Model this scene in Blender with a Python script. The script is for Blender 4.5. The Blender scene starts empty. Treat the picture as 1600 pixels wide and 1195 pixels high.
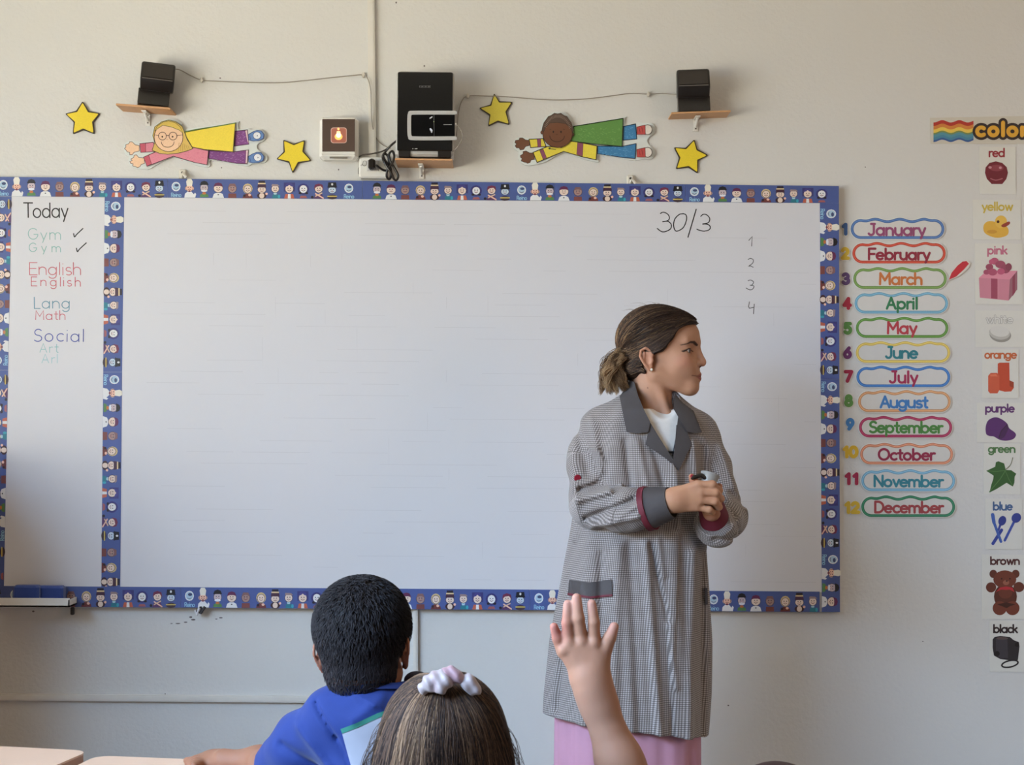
import bpy, math, random
import numpy as np
from mathutils import Vector, Matrix
from mathutils.geometry import delaunay_2d_cdt

SC = bpy.context.scene
COL = SC.collection
random.seed(7)
RNG = np.random.default_rng(11)

# ---------------------------------------------------------------- camera, world, lights, exposure
F_PX, CX, CY = 2400.0, 800.0, 597.5
CAM = np.array([0.0, -4.35, 1.30])
PITCH, YAW, ROLL = math.radians(1.94), math.radians(0.753), math.radians(0.383)
_cp, _sp, _cy, _sy = math.cos(PITCH), math.sin(PITCH), math.cos(YAW), math.sin(YAW)
FWD = np.array([_sy*_cp, _cy*_cp, _sp])
_r0 = np.array([_cy, -_sy, 0.0]); _u0 = np.cross(_r0, FWD)
RGT = _r0*math.cos(ROLL) + _u0*math.sin(ROLL)
UPV = np.cross(RGT, FWD)
cam = bpy.data.cameras.new('camera'); camo = bpy.data.objects.new('camera', cam); COL.objects.link(camo)
cam.sensor_width = 36.0; cam.lens = F_PX/1600*36.0; cam.clip_start = 0.05
m = Matrix.Identity(4)
for i in range(3):
    m[i][0] = RGT[i]; m[i][1] = UPV[i]; m[i][2] = -FWD[i]; m[i][3] = CAM[i]
camo.matrix_world = m
cam.dof.use_dof = True; cam.dof.focus_distance = 3.9; cam.dof.aperture_fstop = 24.0
SC.camera = camo
SC.view_settings.view_transform = 'Standard'; SC.view_settings.look = 'None'
SC.view_settings.gamma = 1.0; SC.view_settings.use_curve_mapping = False
SC.view_settings.exposure = 0.0
W = bpy.data.worlds.new('world'); SC.world = W; W.use_nodes = True
W.node_tree.nodes['Background'].inputs[0].default_value = (0.75, 0.85, 1.0, 1)
W.node_tree.nodes['Background'].inputs[1].default_value = 1.0

def area_light(name, loc, size, direction, power, color, spread):
    l = bpy.data.lights.new(name, 'AREA'); l.shape = 'RECTANGLE'; l.size = size[0]; l.size_y = size[1]
    l.energy = power; l.color = color; l.spread = math.radians(spread)
    o = bpy.data.objects.new(name, l); COL.objects.link(o)
    o.location = loc
    o.rotation_euler = Vector(direction).to_track_quat('-Z', 'Y').to_euler()
    return o
ROOM_L, ROOM_R, ROOM_B, ROOM_H = -2.55, 3.6, -6.6, 3.1
# daylight at the left windows: blue sky light falls downwards, sunlit-ground light comes upwards
area_light('sky_daylight', (ROOM_L+0.12, -2.85, 2.30), (3.2, 0.8), (1.0, 0.62, -0.88), 94, (0.42, 0.66, 1.0), 80)
area_light('ground_bounce_light', (ROOM_L+0.12, -2.2, 1.55), (2.6, 0.9), (1.0, 0.55, 0.62), 52, (1.0, 0.95, 0.76), 115)
area_light('right_fill_light', (ROOM_R-0.3, -3.0, 1.8), (1.2, 1.2), (-0.6, 1.0, 0.0), 17, (1.0, 0.72, 0.50), 150)  # added warm fill for the right side

# ---------------------------------------------------------------- pixel to world
def ray(px, py):
    return (px-CX)/F_PX*RGT - (py-CY)/F_PX*UPV + FWD
def P(px, py, Y=0.0):
    d = ray(px, py); return CAM + d*((Y-CAM[1])/d[1])
def G(px, py, z):
    d = ray(px, py); return CAM + d*((z-CAM[2])/d[2])

# ---------------------------------------------------------------- materials
def lin(c):
    return tuple(((v/255)/12.92 if v/255 <= 0.04045 else ((v/255+0.055)/1.055)**2.4) for v in c)
_M = {}
def mat(name, rgb=(200,200,200), rough=0.6, metal=0.0, var=0.06, scale=30.0, bump=0.0, bscale=200.0,
        attr=False, emit=0.0, spec=0.5, sss=0.0, sheen=0.0, alpha=1.0, trans=0.0):
    if name in _M: return _M[name]
    M = bpy.data.materials.new(name); M.use_nodes = True
    nt = M.node_tree; N = nt.nodes; L = nt.links; b = N['Principled BSDF']
    b.inputs['Roughness'].default_value = rough; b.inputs['Metallic'].default_value = metal
    b.inputs['Specular IOR Level'].default_value = spec
    if sss: 
        b.inputs['Subsurface Weight'].default_value = sss
        b.inputs['Subsurface Radius'].default_value = (0.012, 0.004, 0.002); b.inputs['Subsurface Scale'].default_value = 1.0
    if sheen: b.inputs['Sheen Weight'].default_value = sheen
    if trans: b.inputs['Transmission Weight'].default_value = trans
    b.inputs['Alpha'].default_value = alpha
    tc = N.new('ShaderNodeTexCoord')
    no = N.new('ShaderNodeTexNoise'); no.inputs['Scale'].default_value = scale; no.inputs['Detail'].default_value = 4
    L.new(tc.outputs['Object'], no.inputs['Vector'])
    mr = N.new('ShaderNodeMapRange'); mr.inputs['To Min'].default_value = 1-var; mr.inputs['To Max'].default_value = 1+var
    L.new(no.outputs['Fac'], mr.inputs['Value'])
    mx = N.new('ShaderNodeVectorMath'); mx.operation = 'SCALE'
    if attr:
        a = N.new('ShaderNodeAttribute'); a.attribute_name = 'Col'; L.new(a.outputs['Color'], mx.inputs[0])
    else:
        mx.inputs[0].default_value = lin(rgb)
    L.new(mr.outputs['Result'], mx.inputs['Scale'])
    L.new(mx.outputs[0], b.inputs['Base Color'])
    if emit:
        b.inputs['Emission Strength'].default_value = emit
        L.new(mx.outputs[0], b.inputs['Emission Color'])
    if bump:
        n2 = N.new('ShaderNodeTexNoise'); n2.inputs['Scale'].default_value = bscale; n2.inputs['Detail'].default_value = 3
        L.new(tc.outputs['Object'], n2.inputs['Vector'])
        bp = N.new('ShaderNodeBump'); bp.inputs['Strength'].default_value = bump; bp.inputs['Distance'].default_value = 0.002
        L.new(n2.outputs['Fac'], bp.inputs['Height']); L.new(bp.outputs['Normal'], b.inputs['Normal'])
    _M[name] = M
    return M
PRINT = mat('printed_paper', attr=True, rough=0.45, var=0.03, scale=60)
CRAYON = mat('crayon_coloured_paper', attr=True, rough=0.6, var=0.16, scale=420)
INK = mat('marker_ink', attr=True, rough=0.5, var=0.05)

# ---------------------------------------------------------------- objects
WLOC = {}
def wl(o): return WLOC.get(o.name, np.zeros(3)) if o is not None else np.zeros(3)
def tag(o, label=None, cat=None, group=None, kind=None):
    if label: o['label'] = label
    if cat: o['category'] = cat
    if group: o['group'] = group
    if kind: o['kind'] = kind
    return o
def empty(name, loc, label=None, cat=None, group=None):
    o = bpy.data.objects.new(name, None); COL.objects.link(o); o.empty_display_size = 0.05
    o.location = tuple(loc); WLOC[o.name] = np.array(loc, float)
    return tag(o, label, cat, group)
def link_mesh(name, verts, faces, mt, parent=None, loc=None, smooth=False, cols=None, uvs=None, sharp=None):
    verts = np.asarray(verts, float)
    if loc is None:
        loc = wl(parent) if parent is not None else np.array([(verts[:,0].min()+verts[:,0].max())/2,
              (verts[:,1].min()+verts[:,1].max())/2, verts[:,2].min()])
    loc = np.asarray(loc, float)
    me = bpy.data.meshes.new(name)
    me.from_pydata((verts-loc).tolist() if len(verts) < 200000 else (verts-loc).tolist(), [], faces if isinstance(faces, list) else faces.tolist())
    if isinstance(mt, (list, tuple)):
        for q in mt: me.materials.append(q)
    else: me.materials.append(mt)
    if cols is not None:
        a = me.color_attributes.new('Col', 'FLOAT_COLOR', 'POINT' if len(cols) == len(verts) else 'CORNER')
        c = np.ones((len(cols), 4), np.float32); c[:, :3] = cols
        a.data.foreach_set('color', c.ravel())
    if uvs is not None:
        ul = me.uv_layers.new(name='UVMap')
        li = np.zeros(len(me.loops), np.int32); me.loops.foreach_get('vertex_index', li)
        ul.data.foreach_set('uv', np.asarray(uvs, np.float32)[li].ravel())
    if smooth:
        me.polygons.foreach_set('use_smooth', np.ones(len(me.polygons), bool))
    me.update()
    o = bpy.data.objects.new(name, me); COL.objects.link(o)
    if parent is not None:
        o.parent = parent; o.location = tuple(loc - wl(parent))
    else: o.location = tuple(loc)
    WLOC[o.name] = loc
    if smooth and sharp:
        me.set_sharp_from_angle(angle=math.radians(sharp))
    return o

class MB:
    """mesh builder with one colour per face"""
    def __init__(s): s.v = []; s.f = []; s.c = []
    def add(s, verts, faces, rgb=(255,255,255)):
        n = len(s.v); s.v += [tuple(p) for p in verts]; l = lin(rgb)
        for f in faces: s.f.append([n+i for i in f]); s.c.append(l)
    def build(s, name, mt, parent=None, smooth=False, loc=None, sharp=None):
        cols = []
        for f, c in zip(s.f, s.c): cols += [c]*len(f)
        cols = np.array(cols)
        if len(cols) == len(s.v): cols = np.vstack([cols, cols[:1]])[:len(s.v)] if False else cols
        o = link_mesh(name, s.v, s.f, mt, parent, loc, smooth, None, None, sharp)
        me = o.data
        a = me.color_attributes.new('Col', 'FLOAT_COLOR', 'CORNER')
        c = np.ones((len(cols), 4), np.float32); c[:, :3] = cols
        a.data.foreach_set('color', c.ravel())
        return o
    # ---- solids
    def box(s, lo, hi, rgb=(255,255,255), rot=0.0, cen=None, bev=0.0):
        x0,y0,z0 = lo; x1,y1,z1 = hi
        if bev > 0:
            b = bev
            pts = [(x0+b,y0),(x1-b,y0),(x1,y0+b),(x1,y1-b),(x1-b,y1),(x0+b,y1),(x0,y1-b),(x0,y0+b)]
            inn = [(x0+2*b,y0+b),(x1-2*b,y0+b),(x1-b,y0+2*b),(x1-b,y1-2*b),(x1-2*b,y1-b),(x0+2*b,y1-b),(x0+b,y1-2*b),(x0+b,y0+2*b)]
            v = [(p[0],p[1],z0) for p in inn]+[(p[0],p[1],z0+b) for p in pts]+[(p[0],p[1],z1-b) for p in pts]+[(p[0],p[1],z1) for p in inn]
            f = [list(range(7,-1,-1)), list(range(24,32))]
            for r in range(3):
                for i in range(8):
                    j = (i+1) % 8; f.append([r*8+i, r*8+j, (r+1)*8+j, (r+1)*8+i])
        else:
            v = [(x0,y0,z0),(x1,y0,z0),(x1,y1,z0),(x0,y1,z0),(x0,y0,z1),(x1,y0,z1),(x1,y1,z1),(x0,y1,z1)]
            f = [[0,3,2,1],[4,5,6,7],[0,1,5,4],[1,2,6,5],[2,3,7,6],[3,0,4,7]]
        if rot:
            c = cen if cen is not None else ((x0+x1)/2,(y0+y1)/2); ca, sa = math.cos(rot), math.sin(rot)
            v = [(c[0]+(p[0]-c[0])*ca-(p[1]-c[1])*sa, c[1]+(p[0]-c[0])*sa+(p[1]-c[1])*ca, p[2]) for p in v]
        s.add(v, f, rgb)
    def tube(s, pts, r, rgb=(255,255,255), n=8, caps=True):
        pts = [np.array(p, float) for p in pts]; K = len(pts)
        rs = r if isinstance(r, (list, tuple)) else [r]*K
        ref = np.array([0.3, 0.2, 0.93]); v = []; prev = None
        for i, p in enumerate(pts):
            t = pts[min(i+1, K-1)]-pts[max(i-1, 0)]; t /= (np.linalg.norm(t)+1e-12)
            a = prev if prev is not None else ref
            a = a - t*a.dot(t)
            if np.linalg.norm(a) < 1e-4: a = np.array([1,0,0])-t*t[0]
            a /= np.linalg.norm(a); b = np.cross(t, a); prev = a
            for k in range(n):
                an = 2*math.pi*k/n; v.append(p+rs[i]*(math.cos(an)*a+math.sin(an)*b))
        f = []
        for i in range(K-1):
            for k in range(n):
                k2 = (k+1) % n; f.append([i*n+k, i*n+k2, (i+1)*n+k2, (i+1)*n+k])
        if caps: f += [list(range(n-1,-1,-1)), [(K-1)*n+k for k in range(n)]]
        s.add(v, f, rgb)
    def lathe(s, c, prof, rgb=(255,255,255), n=20, axis=2):
        v = []; f = []
        for (r, h) in prof:
            for k in range(n):
                a = 2*math.pi*k/n; q = [r*math.cos(a), r*math.sin(a), h]
                if axis == 1: q = [q[0], h, q[1]]
                v.append((c[0]+q[0], c[1]+q[1], c[2]+q[2]))
        for i in range(len(prof)-1):
            for k in range(n):
                k2 = (k+1) % n; f.append([i*n+k, i*n+k2, (i+1)*n+k2, (i+1)*n+k])
        f += [list(range(n-1,-1,-1)), [(len(prof)-1)*n+k for k in range(n)]]
        s.add(v, f, rgb)
    # ---- flat things on a plane parallel to the wall; outline in photo pixels, Y is the plane
    def poly(s, px, Y, rgb, thick=0.0):
        pts = px if area2(px) < 0 else px[::-1]     # screen y down -> front face towards the camera
        a = [tuple(P(x, y, Y)) for x, y in pts]; n = len(a)
        if thick <= 0: s.add(a, [list(range(n))], rgb); return
        b = [(p[0], p[1]+thick, p[2]) for p in a]
        s.add(a+b, [list(range(n)), [n+i for i in range(n-1,-1,-1)]] + [[i, n+i, n+(i+1)%n, (i+1)%n] for i in range(n)], rgb)
    def ell(s, cx, cy, rx, ry, Y, rgb, n=18, rot=0.0, a0=0, a1=360, thick=0.0):
        s.poly(ellp(cx, cy, rx, ry, n, rot, a0, a1), Y, rgb, thick)
    def fat(s, pts, w, Y, rgb, thick=0.0):
        q = [pts[0]]
        for p in pts[1:]:
            if math.hypot(p[0]-q[-1][0], p[1]-q[-1][1]) > .05: q.append(p)
        if len(q) < 2: q.append((q[0][0]+.05, q[0][1]))
        for i in range(len(q)-1):
            a, b = q[i], q[i+1]; an = math.atan2(b[1]-a[1], b[0]-a[0]); o = []
            for k in range(8): t = an+math.pi/2+math.pi*k/7; o.append((a[0]+w/2*math.cos(t), a[1]+w/2*math.sin(t)))
            for k in range(8): t = an-math.pi/2+math.pi*k/7; o.append((b[0]+w/2*math.cos(t), b[1]+w/2*math.sin(t)))
            s.poly(o, Y-i*4e-6, rgb, thick)
    def stroke(s, pts, w, Y, rgb, thick=0.0, cap=5, closed=False):
        out = ribbon(pts, w, cap)
        if out is None: return
        L_, R_ = out; n = len(L_)
        a = [tuple(P(x, y, Y)) for x, y in L_] + [tuple(P(x, y, Y)) for x, y in R_]
        fs = [[i, i+1, n+i+1, n+i] for i in range(n-1)]
        # orient
        p0, p1, p2 = (np.array(a[k]) for k in (fs[0][0], fs[0][1], fs[0][3]))
        if thick <= 0: s.add(a, fs if np.cross(p1-p0, p2-p0)[1] < 0 else [f[::-1] for f in fs], rgb); return
        b = [(p[0], p[1]+thick, p[2]) for p in a]; N2 = 2*n
        side = [[i, i+1, N2+i+1, N2+i] for i in range(n-1)] + [[n+i, N2+n+i, N2+n+i+1, n+i+1] for i in range(n-1)]
        s.add(a+b, fs+side+[[N2+k for k in f[::-1]] for f in fs], rgb)

def area2(p):
    return sum(p[i][0]*p[(i+1)%len(p)][1]-p[(i+1)%len(p)][0]*p[i][1] for i in range(len(p)))
def ellp(cx, cy, rx, ry, n=18, rot=0.0, a0=0, a1=360):
    full = abs(a1-a0) >= 360; m_ = n if full else n+1
    o = []
    for i in range(m_):
        a = math.radians(a0+(a1-a0)*i/n); x, y = rx*math.cos(a), ry*math.sin(a)
        c, d = math.cos(math.radians(rot)), math.sin(math.radians(rot))
        o.append((cx+x*c-y*d, cy+x*d+y*c))
    return o
def ribbon(pts, w, cap=5):
    q = [pts[0]]
    for p in pts[1:]:
        if math.hypot(p[0]-q[-1][0], p[1]-q[-1][1]) > 1e-3: q.append(p)
    if len(q) < 2:
        q = [(q[0][0]-w*0.02, q[0][1]), (q[0][0]+w*0.02, q[0][1])]
    q = [np.array(p, float) for p in q]; h = w/2; L_ = []; R_ = []
    def nrm(a, b):
        t = b-a; t = t/np.linalg.norm(t); return t, np.array([-t[1], t[0]])
    t, n = nrm(q[0], q[1])
    for k in range(cap):
        a = math.pi/2*(k/cap); L_.append(q[0]-t*h*math.cos(a)+n*h*math.sin(a)); R_.append(q[0]-t*h*math.cos(a)-n*h*math.sin(a))
    for i in range(len(q)):
        if i == 0: nn = n; sc = 1
        elif i == len(q)-1: _, nn = nrm(q[i-1], q[i]); sc = 1
        else:
            _, n1 = nrm(q[i-1], q[i]); _, n2 = nrm(q[i], q[i+1]); nn = n1+n2
            l = np.linalg.norm(nn); nn = nn/l if l > 1e-3 else n1; sc = min(1/max(nn.dot(n1), 0.35), 1.6)
        L_.append(q[i]+nn*h*sc); R_.append(q[i]-nn*h*sc)
    t, n = nrm(q[-2], q[-1])
    for k in range(cap-1, -1, -1):
        a = math.pi/2*(k/cap); L_.append(q[-1]+t*h*math.cos(a)+n*h*math.sin(a)); R_.append(q[-1]+t*h*math.cos(a)-n*h*math.sin(a))
    return L_, R_
def smooth_pts(p, n=6, closed=False):
    p = [np.array(a, float) for a in p]; out = []; K = len(p)
    rng = range(K) if closed else range(K-1)
    for i in rng:
        if closed: a, b, c, d = p[(i-1)%K], p[i], p[(i+1)%K], p[(i+2)%K]
        else: a, b, c, d = p[max(i-1,0)], p[i], p[i+1], p[min(i+2,K-1)]
        for k in range(n):
            t = k/n
            out.append(tuple(0.5*((2*b)+(-a+c)*t+(2*a-5*b+4*c-d)*t*t+(-a+3*b-3*c+d)*t**3)))
    if not closed: out.append(tuple(p[-1]))
    return out

# ---------------------------------------------------------------- monoline lettering (unit: cap height 1, y up)
def _a(cx, cy, rx, ry, a0, a1, n=14):
    return [(cx+rx*math.cos(math.radians(a0+(a1-a0)*i/n)), cy+ry*math.sin(math.radians(a0+(a1-a0)*i/n))) for i in range(n+1)]
_o = lambda cx=.31, cy=.31, rx=.29, ry=.31: _a(cx, cy, rx, ry, 90, 450, 20)
GL = {
 'a': (.74, [_o(), [(.60,.62),(.60,0)]]), 'b': (.74, [[(.04,1),(.04,0)], _o(.34)]),
 'c': (.60, [_a(.32,.31,.29,.31,50,310)]), 'd': (.74, [_o(), [(.60,1),(.60,0)]]),
 'e': (.70, [[(.04,.33),(.60,.33)]+_a(.32,.31,.29,.31,4,312)]),
 'g': (.74, [_o(), [(.60,.62),(.60,-.05)]+_a(.32,-.05,.28,.25,0,-150,10)]),
 'h': (.68, [[(.04,1),(.04,0)], _a(.30,.36,.26,.26,180,0,10)+[(.56,0)]]),
 'i': (.24, [[(.08,.62),(.08,0)], [(.08,.90),(.08,.91)]]),
 'k': (.60, [[(.04,1),(.04,0)], [(.46,.60),(.06,.25)], [(.20,.37),(.50,0)]]),
 'l': (.24, [[(.08,1),(.08,0)]]),
 'm': (1.04, [[(.04,.62),(.04,0)], _a(.26,.38,.22,.24,180,0,8)+[(.48,0)], _a(.70,.38,.22,.24,180,0,8)+[(.92,0)]]),
 'n': (.68, [[(.04,.62),(.04,0)], _a(.30,.36,.26,.26,180,0,10)+[(.56,0)]]),
 'o': (.72, [_o()]), 'p': (.74, [[(.04,.62),(.04,-.30)], _o(.34)]),
 'r': (.42, [[(.04,.62),(.04,0)], _a(.28,.36,.24,.26,180,70,6)]),
 'R': (.70, [[(.05,0),(.05,1)], [(.05,1),(.32,1)]+_a(.32,.74,.28,.26,90,-90,10)+[(.05,.48)], [(.30,.48),(.62,0)]]),
 's': (.54, [_a(.25,.46,.19,.16,40,200,8)+_a(.25,.46,.19,.16,200,270,3)[1:]+_a(.25,.15,.21,.16,90,-140,10)[1:]]),
 't': (.46, [[(.20,.92),(.20,.16)]+_a(.34,.16,.14,.16,180,280,5), [(.02,.62),(.38,.62)]]),
 'u': (.68, [[(.04,.62),(.04,.26)]+_a(.30,.26,.26,.26,180,360,10)[1:], [(.56,.62),(.56,0)]]),
 'v': (.58, [[(.03,.62),(.27,0),(.51,.62)]]), 'w': (.88, [[(.03,.62),(.22,0),(.41,.60),(.60,0),(.80,.62)]]),
 'y': (.60, [[(.03,.62),(.28,.02)], [(.53,.62),(.20,-.28)]]),
 'A': (.80, [[(.03,0),(.38,1),(.73,0)], [(.16,.34),(.60,.34)]]),
 'D': (.82, [[(.05,0),(.05,1)], [(.05,1),(.30,1)]+_a(.30,.5,.43,.5,90,-90,14)+[(.05,0)]]),
 'E': (.68, [[(.60,1),(.05,1),(.05,0),(.60,0)], [(.05,.52),(.52,.52)]]),
 'F': (.62, [[(.58,1),(.05,1),(.05,0)], [(.05,.50),(.50,.50)]]),
 'G': (.88, [_a(.44,.5,.40,.5,45,340,18)+[(.82,.45),(.50,.45)]]),
 'J': (.60, [[(.20,1),(.50,1)], [(.42,1),(.42,.25)]+_a(.20,.25,.22,.25,0,-150,10)]),
 'L': (.58, [[(.05,1),(.05,0),(.52,0)]]),
 'M': (.96, [[(.05,0),(.08,1),(.45,.35),(.82,1),(.85,0)]]),
 'N': (.84, [[(.05,0),(.05,1),(.72,0),(.72,1)]]),
 'O': (.98, [_a(.47,.5,.43,.5,90,450,24)]),
 'S': (.66, [_a(.33,.74,.26,.26,35,180,8)+_a(.33,.74,.26,.24,180,270,4)[1:]+_a(.30,.25,.29,.25,90,-145,12)[1:]]),
 'T': (.74, [[(.02,1),(.70,1)], [(.36,1),(.36,0)]]),
 '/': (.50, [[(.02,-.15),(.42,1.15)]]),
 '0': (.78, [_a(.37,.5,.32,.5,90,450,20)]), '1': (.46, [[(.05,.78),(.28,1),(.28,0)]]),
 '2': (.74, [_a(.34,.70,.28,.30,160,-30,10)+[(.06,0),(.66,0)]]),
 '3': (.72, [_a(.32,.75,.25,.25,150,-90,10)+_a(.32,.27,.30,.27,90,-150,12)[1:]]),
 '4': (.78, [[(.52,0),(.52,1),(.04,.30),(.72,.30)]]),
 '5': (.72, [[(.58,1),(.14,1),(.10,.56)]+_a(.32,.32,.30,.32,120,-145,14)]),
 '6': (.74, [[(.52,.98),(.20,.60)]+_a(.35,.31,.29,.31,150,510,20)]),
 '7': (.68, [[(.04,1),(.62,1),(.22,0)]]),
 '8': (.74, [_a(.35,.76,.23,.24,90,450,16), _a(.35,.27,.30,.27,90,450,18)]),
 '9': (.74, [_a(.34,.69,.28,.31,330,-30,20)+[(.22,.02)]]),
 ' ': (.4, []),
}
def word_w(t): return sum(GL[c][0] for c in t)-0.12
def lay(t, x0, x1, base, cap, slope=0.0, wob=0.0, kern=None):
    """strokes of a word in photo pixels, stretched from x0 to x1"""
    sx = (x1-x0)/word_w(t); out = []; x = 0.0
    for c in t:
        wd, ss = GL[c]; dy = random.uniform(-wob, wob); sk = random.uniform(-wob, wob)*0.06
        g = min(sx, cap*1.12); off = (sx-g)*wd/2
        for st in ss:
            q = []
            for (u, v) in st:
                X = x0+x*sx+off+u*g+sk*v*cap
                q.append((X, base+(X-x0)*slope-v*cap+dy))
            out.append(q)
        x += wd
    return out
def text(mb, t, x0, x1, base, cap, w, Y, rgb, slope=0.0, wob=0.0, thick=0.0, dstep=0.00003):
    for i, st in enumerate(lay(t, x0, x1, base, cap, slope, wob)):
        (mb.fat if w > 2.2 else mb.stroke)(st, w, Y-i*dstep, rgb, thick)

# ---------------------------------------------------------------- signed distance modelling
def v3(p): return np.array(p, float)
def ln(a): return np.sqrt((a*a).sum(-1))
def smin(a, b, k):
    h = np.maximum(k-np.abs(a-b), 0)/k; return np.minimum(a, b)-h*h*k*0.25
def smax(a, b, k): return -smin(-a, -b, k)
def sell(p, c, r, R=None):
    q = p-v3(c)
    if R is not None: q = q@R
    r = v3(r); k0 = ln(q/r); k1 = ln(q/(r*r))+1e-9
    return k0*(k0-1)/k1
def scap(p, a, b, ra, rb=None):
    a = v3(a); b = v3(b); rb = ra if rb is None else rb
    ba = b-a; t = np.clip(((p-a)@ba)/(ba@ba), 0, 1)
    return ln(p-a-t[..., None]*ba)-(ra+(rb-ra)*t)
def ssph(p, c, r): return ln(p-v3(c))-r
def chain(p, pts, rs, k=0.0):
    d = None
    for i in range(len(pts)-1):
        e = scap(p, pts[i], pts[i+1], rs[i], rs[i+1])
        d = e if d is None else (smin(d, e, k) if k else np.minimum(d, e))
    return d
def snets(fn, lo, hi, h, B=14, slack=1.6):
    lo = v3(lo); n = np.ceil((v3(hi)-lo)/h).astype(int)+2
    D = np.full(n, 1.0, np.float32)
    nb = -(-n//B)
    bi = np.stack(np.meshgrid(*[np.arange(k) for k in nb], indexing='ij'), -1).reshape(-1, 3)
    cen = lo+(bi*B+(B-1)/2)*h
    dc = fn(cen); half = B*h*0.5*1.732*slack
    for b, d in zip(bi, dc):
        s0 = b*B; s1 = np.minimum(s0+B, n)
        sl = tuple(slice(a, c) for a, c in zip(s0, s1))
        if abs(d) > half: D[sl] = d; continue
        ax = [lo[i]+np.arange(s0[i], s1[i])*h for i in range(3)]
        g = np.stack(np.meshgrid(*ax, indexing='ij'), -1)
        D[sl] = fn(g.reshape(-1, 3)).reshape(g.shape[:3])
    D[0], D[-1], D[:,0], D[:,-1], D[:,:,0], D[:,:,-1] = 1,1,1,1,1,1
    I = D < 0
    c = np.zeros(n-1, np.int8)
    for dx in (0,1):
        for dy in (0,1):
            for dz in (0,1):
                c += I[dx:n[0]-1+dx, dy:n[1]-1+dy, dz:n[2]-1+dz]
    act = np.argwhere((c > 0) & (c < 8))
    idx = np.full(n-1, -1, np.int64); idx[tuple(act.T)] = np.arange(len(act))
    acc = np.zeros((len(act), 3)); cnt = np.zeros(len(act))
    C = [(a, b, d) for a in (0,1) for b in (0,1) for d in (0,1)]
    for a in C:
        for ax in range(3):
            if a[ax]: continue
            b = list(a); b[ax] = 1
            da = D[tuple((act+a).T)]; db = D[tuple((act+b).T)]
            mk = (da < 0) != (db < 0); t = np.where(mk, da/(da-db+1e-20), 0)
            pt = np.tile(np.array(a, float), (len(act), 1)); pt[:, ax] = t
            acc[mk] += pt[mk]; cnt[mk] += 1
    V = lo+(act+acc/cnt[:, None])*h
    Q = []
    for ax in range(3):
        u, w = (ax+1) % 3, (ax+2) % 3
        s0 = [slice(None)]*3; s1 = [slice(None)]*3
        s0[ax] = slice(0, n[ax]-1); s1[ax] = slice(1, n[ax])
        A, Bb = I[tuple(s0)], I[tuple(s1)]
        e = np.argwhere(A != Bb)
        e = e[(e[:, u] > 0) & (e[:, w] > 0) & (e[:, u] < n[u]-1) & (e[:, w] < n[w]-1)]
        ins = A[tuple(e.T)]
        def cell(du, dw):
            q = e.copy(); q[:, u] -= du; q[:, w] -= dw; return idx[tuple(q.T)]
        q = np.stack([cell(1,1), cell(0,1), cell(0,0), cell(1,0)], 1)
        q[~ins] = q[~ins][:, ::-1]
        Q.append(q)
    Q = np.vstack(Q); Q = Q[(Q >= 0).all(1)]
    return V, Q
def sdf_obj(name, fn, lo, hi, h, mt, parent, colfn=None, uvfn=None, relax=1):
    V, Q = snets(fn, lo, hi, h)
    if relax:
        for _ in range(relax):
            s = np.zeros_like(V); k = np.zeros(len(V))
            for i in range(4):
                a = Q[:, i]; b = Q[:, (i+1) % 4]
                np.add.at(s, a, V[b]); np.add.at(k, a, 1); np.add.at(s, b, V[a]); np.add.at(k, b, 1)
            V = V*0.5+0.5*s/np.maximum(k, 1)[:, None]
    o = link_mesh(name, V, Q, mt, parent, smooth=True, cols=colfn(V) if colfn else None, uvs=uvfn(V) if uvfn else None)
    return o
def march(fn, px, py, y0, y1, off=0.0, n=60):
    """first hit of camera rays with a body, between planes y0 (near) and y1 (far)"""
    px = np.asarray(px, float); py = np.asarray(py, float)
    d = (px[:, None]-CX)/F_PX*RGT - (py[:, None]-CY)/F_PX*UPV + FWD
    t = (y0-CAM[1])/d[:, 1]; t1 = (y1-CAM[1])/d[:, 1]
    for _ in range(n):
        e = fn(CAM+d*t[:, None])-off
        t = np.minimum(t+e*0.7/ln(d), t1)
    return CAM+d*t[:, None]
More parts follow.
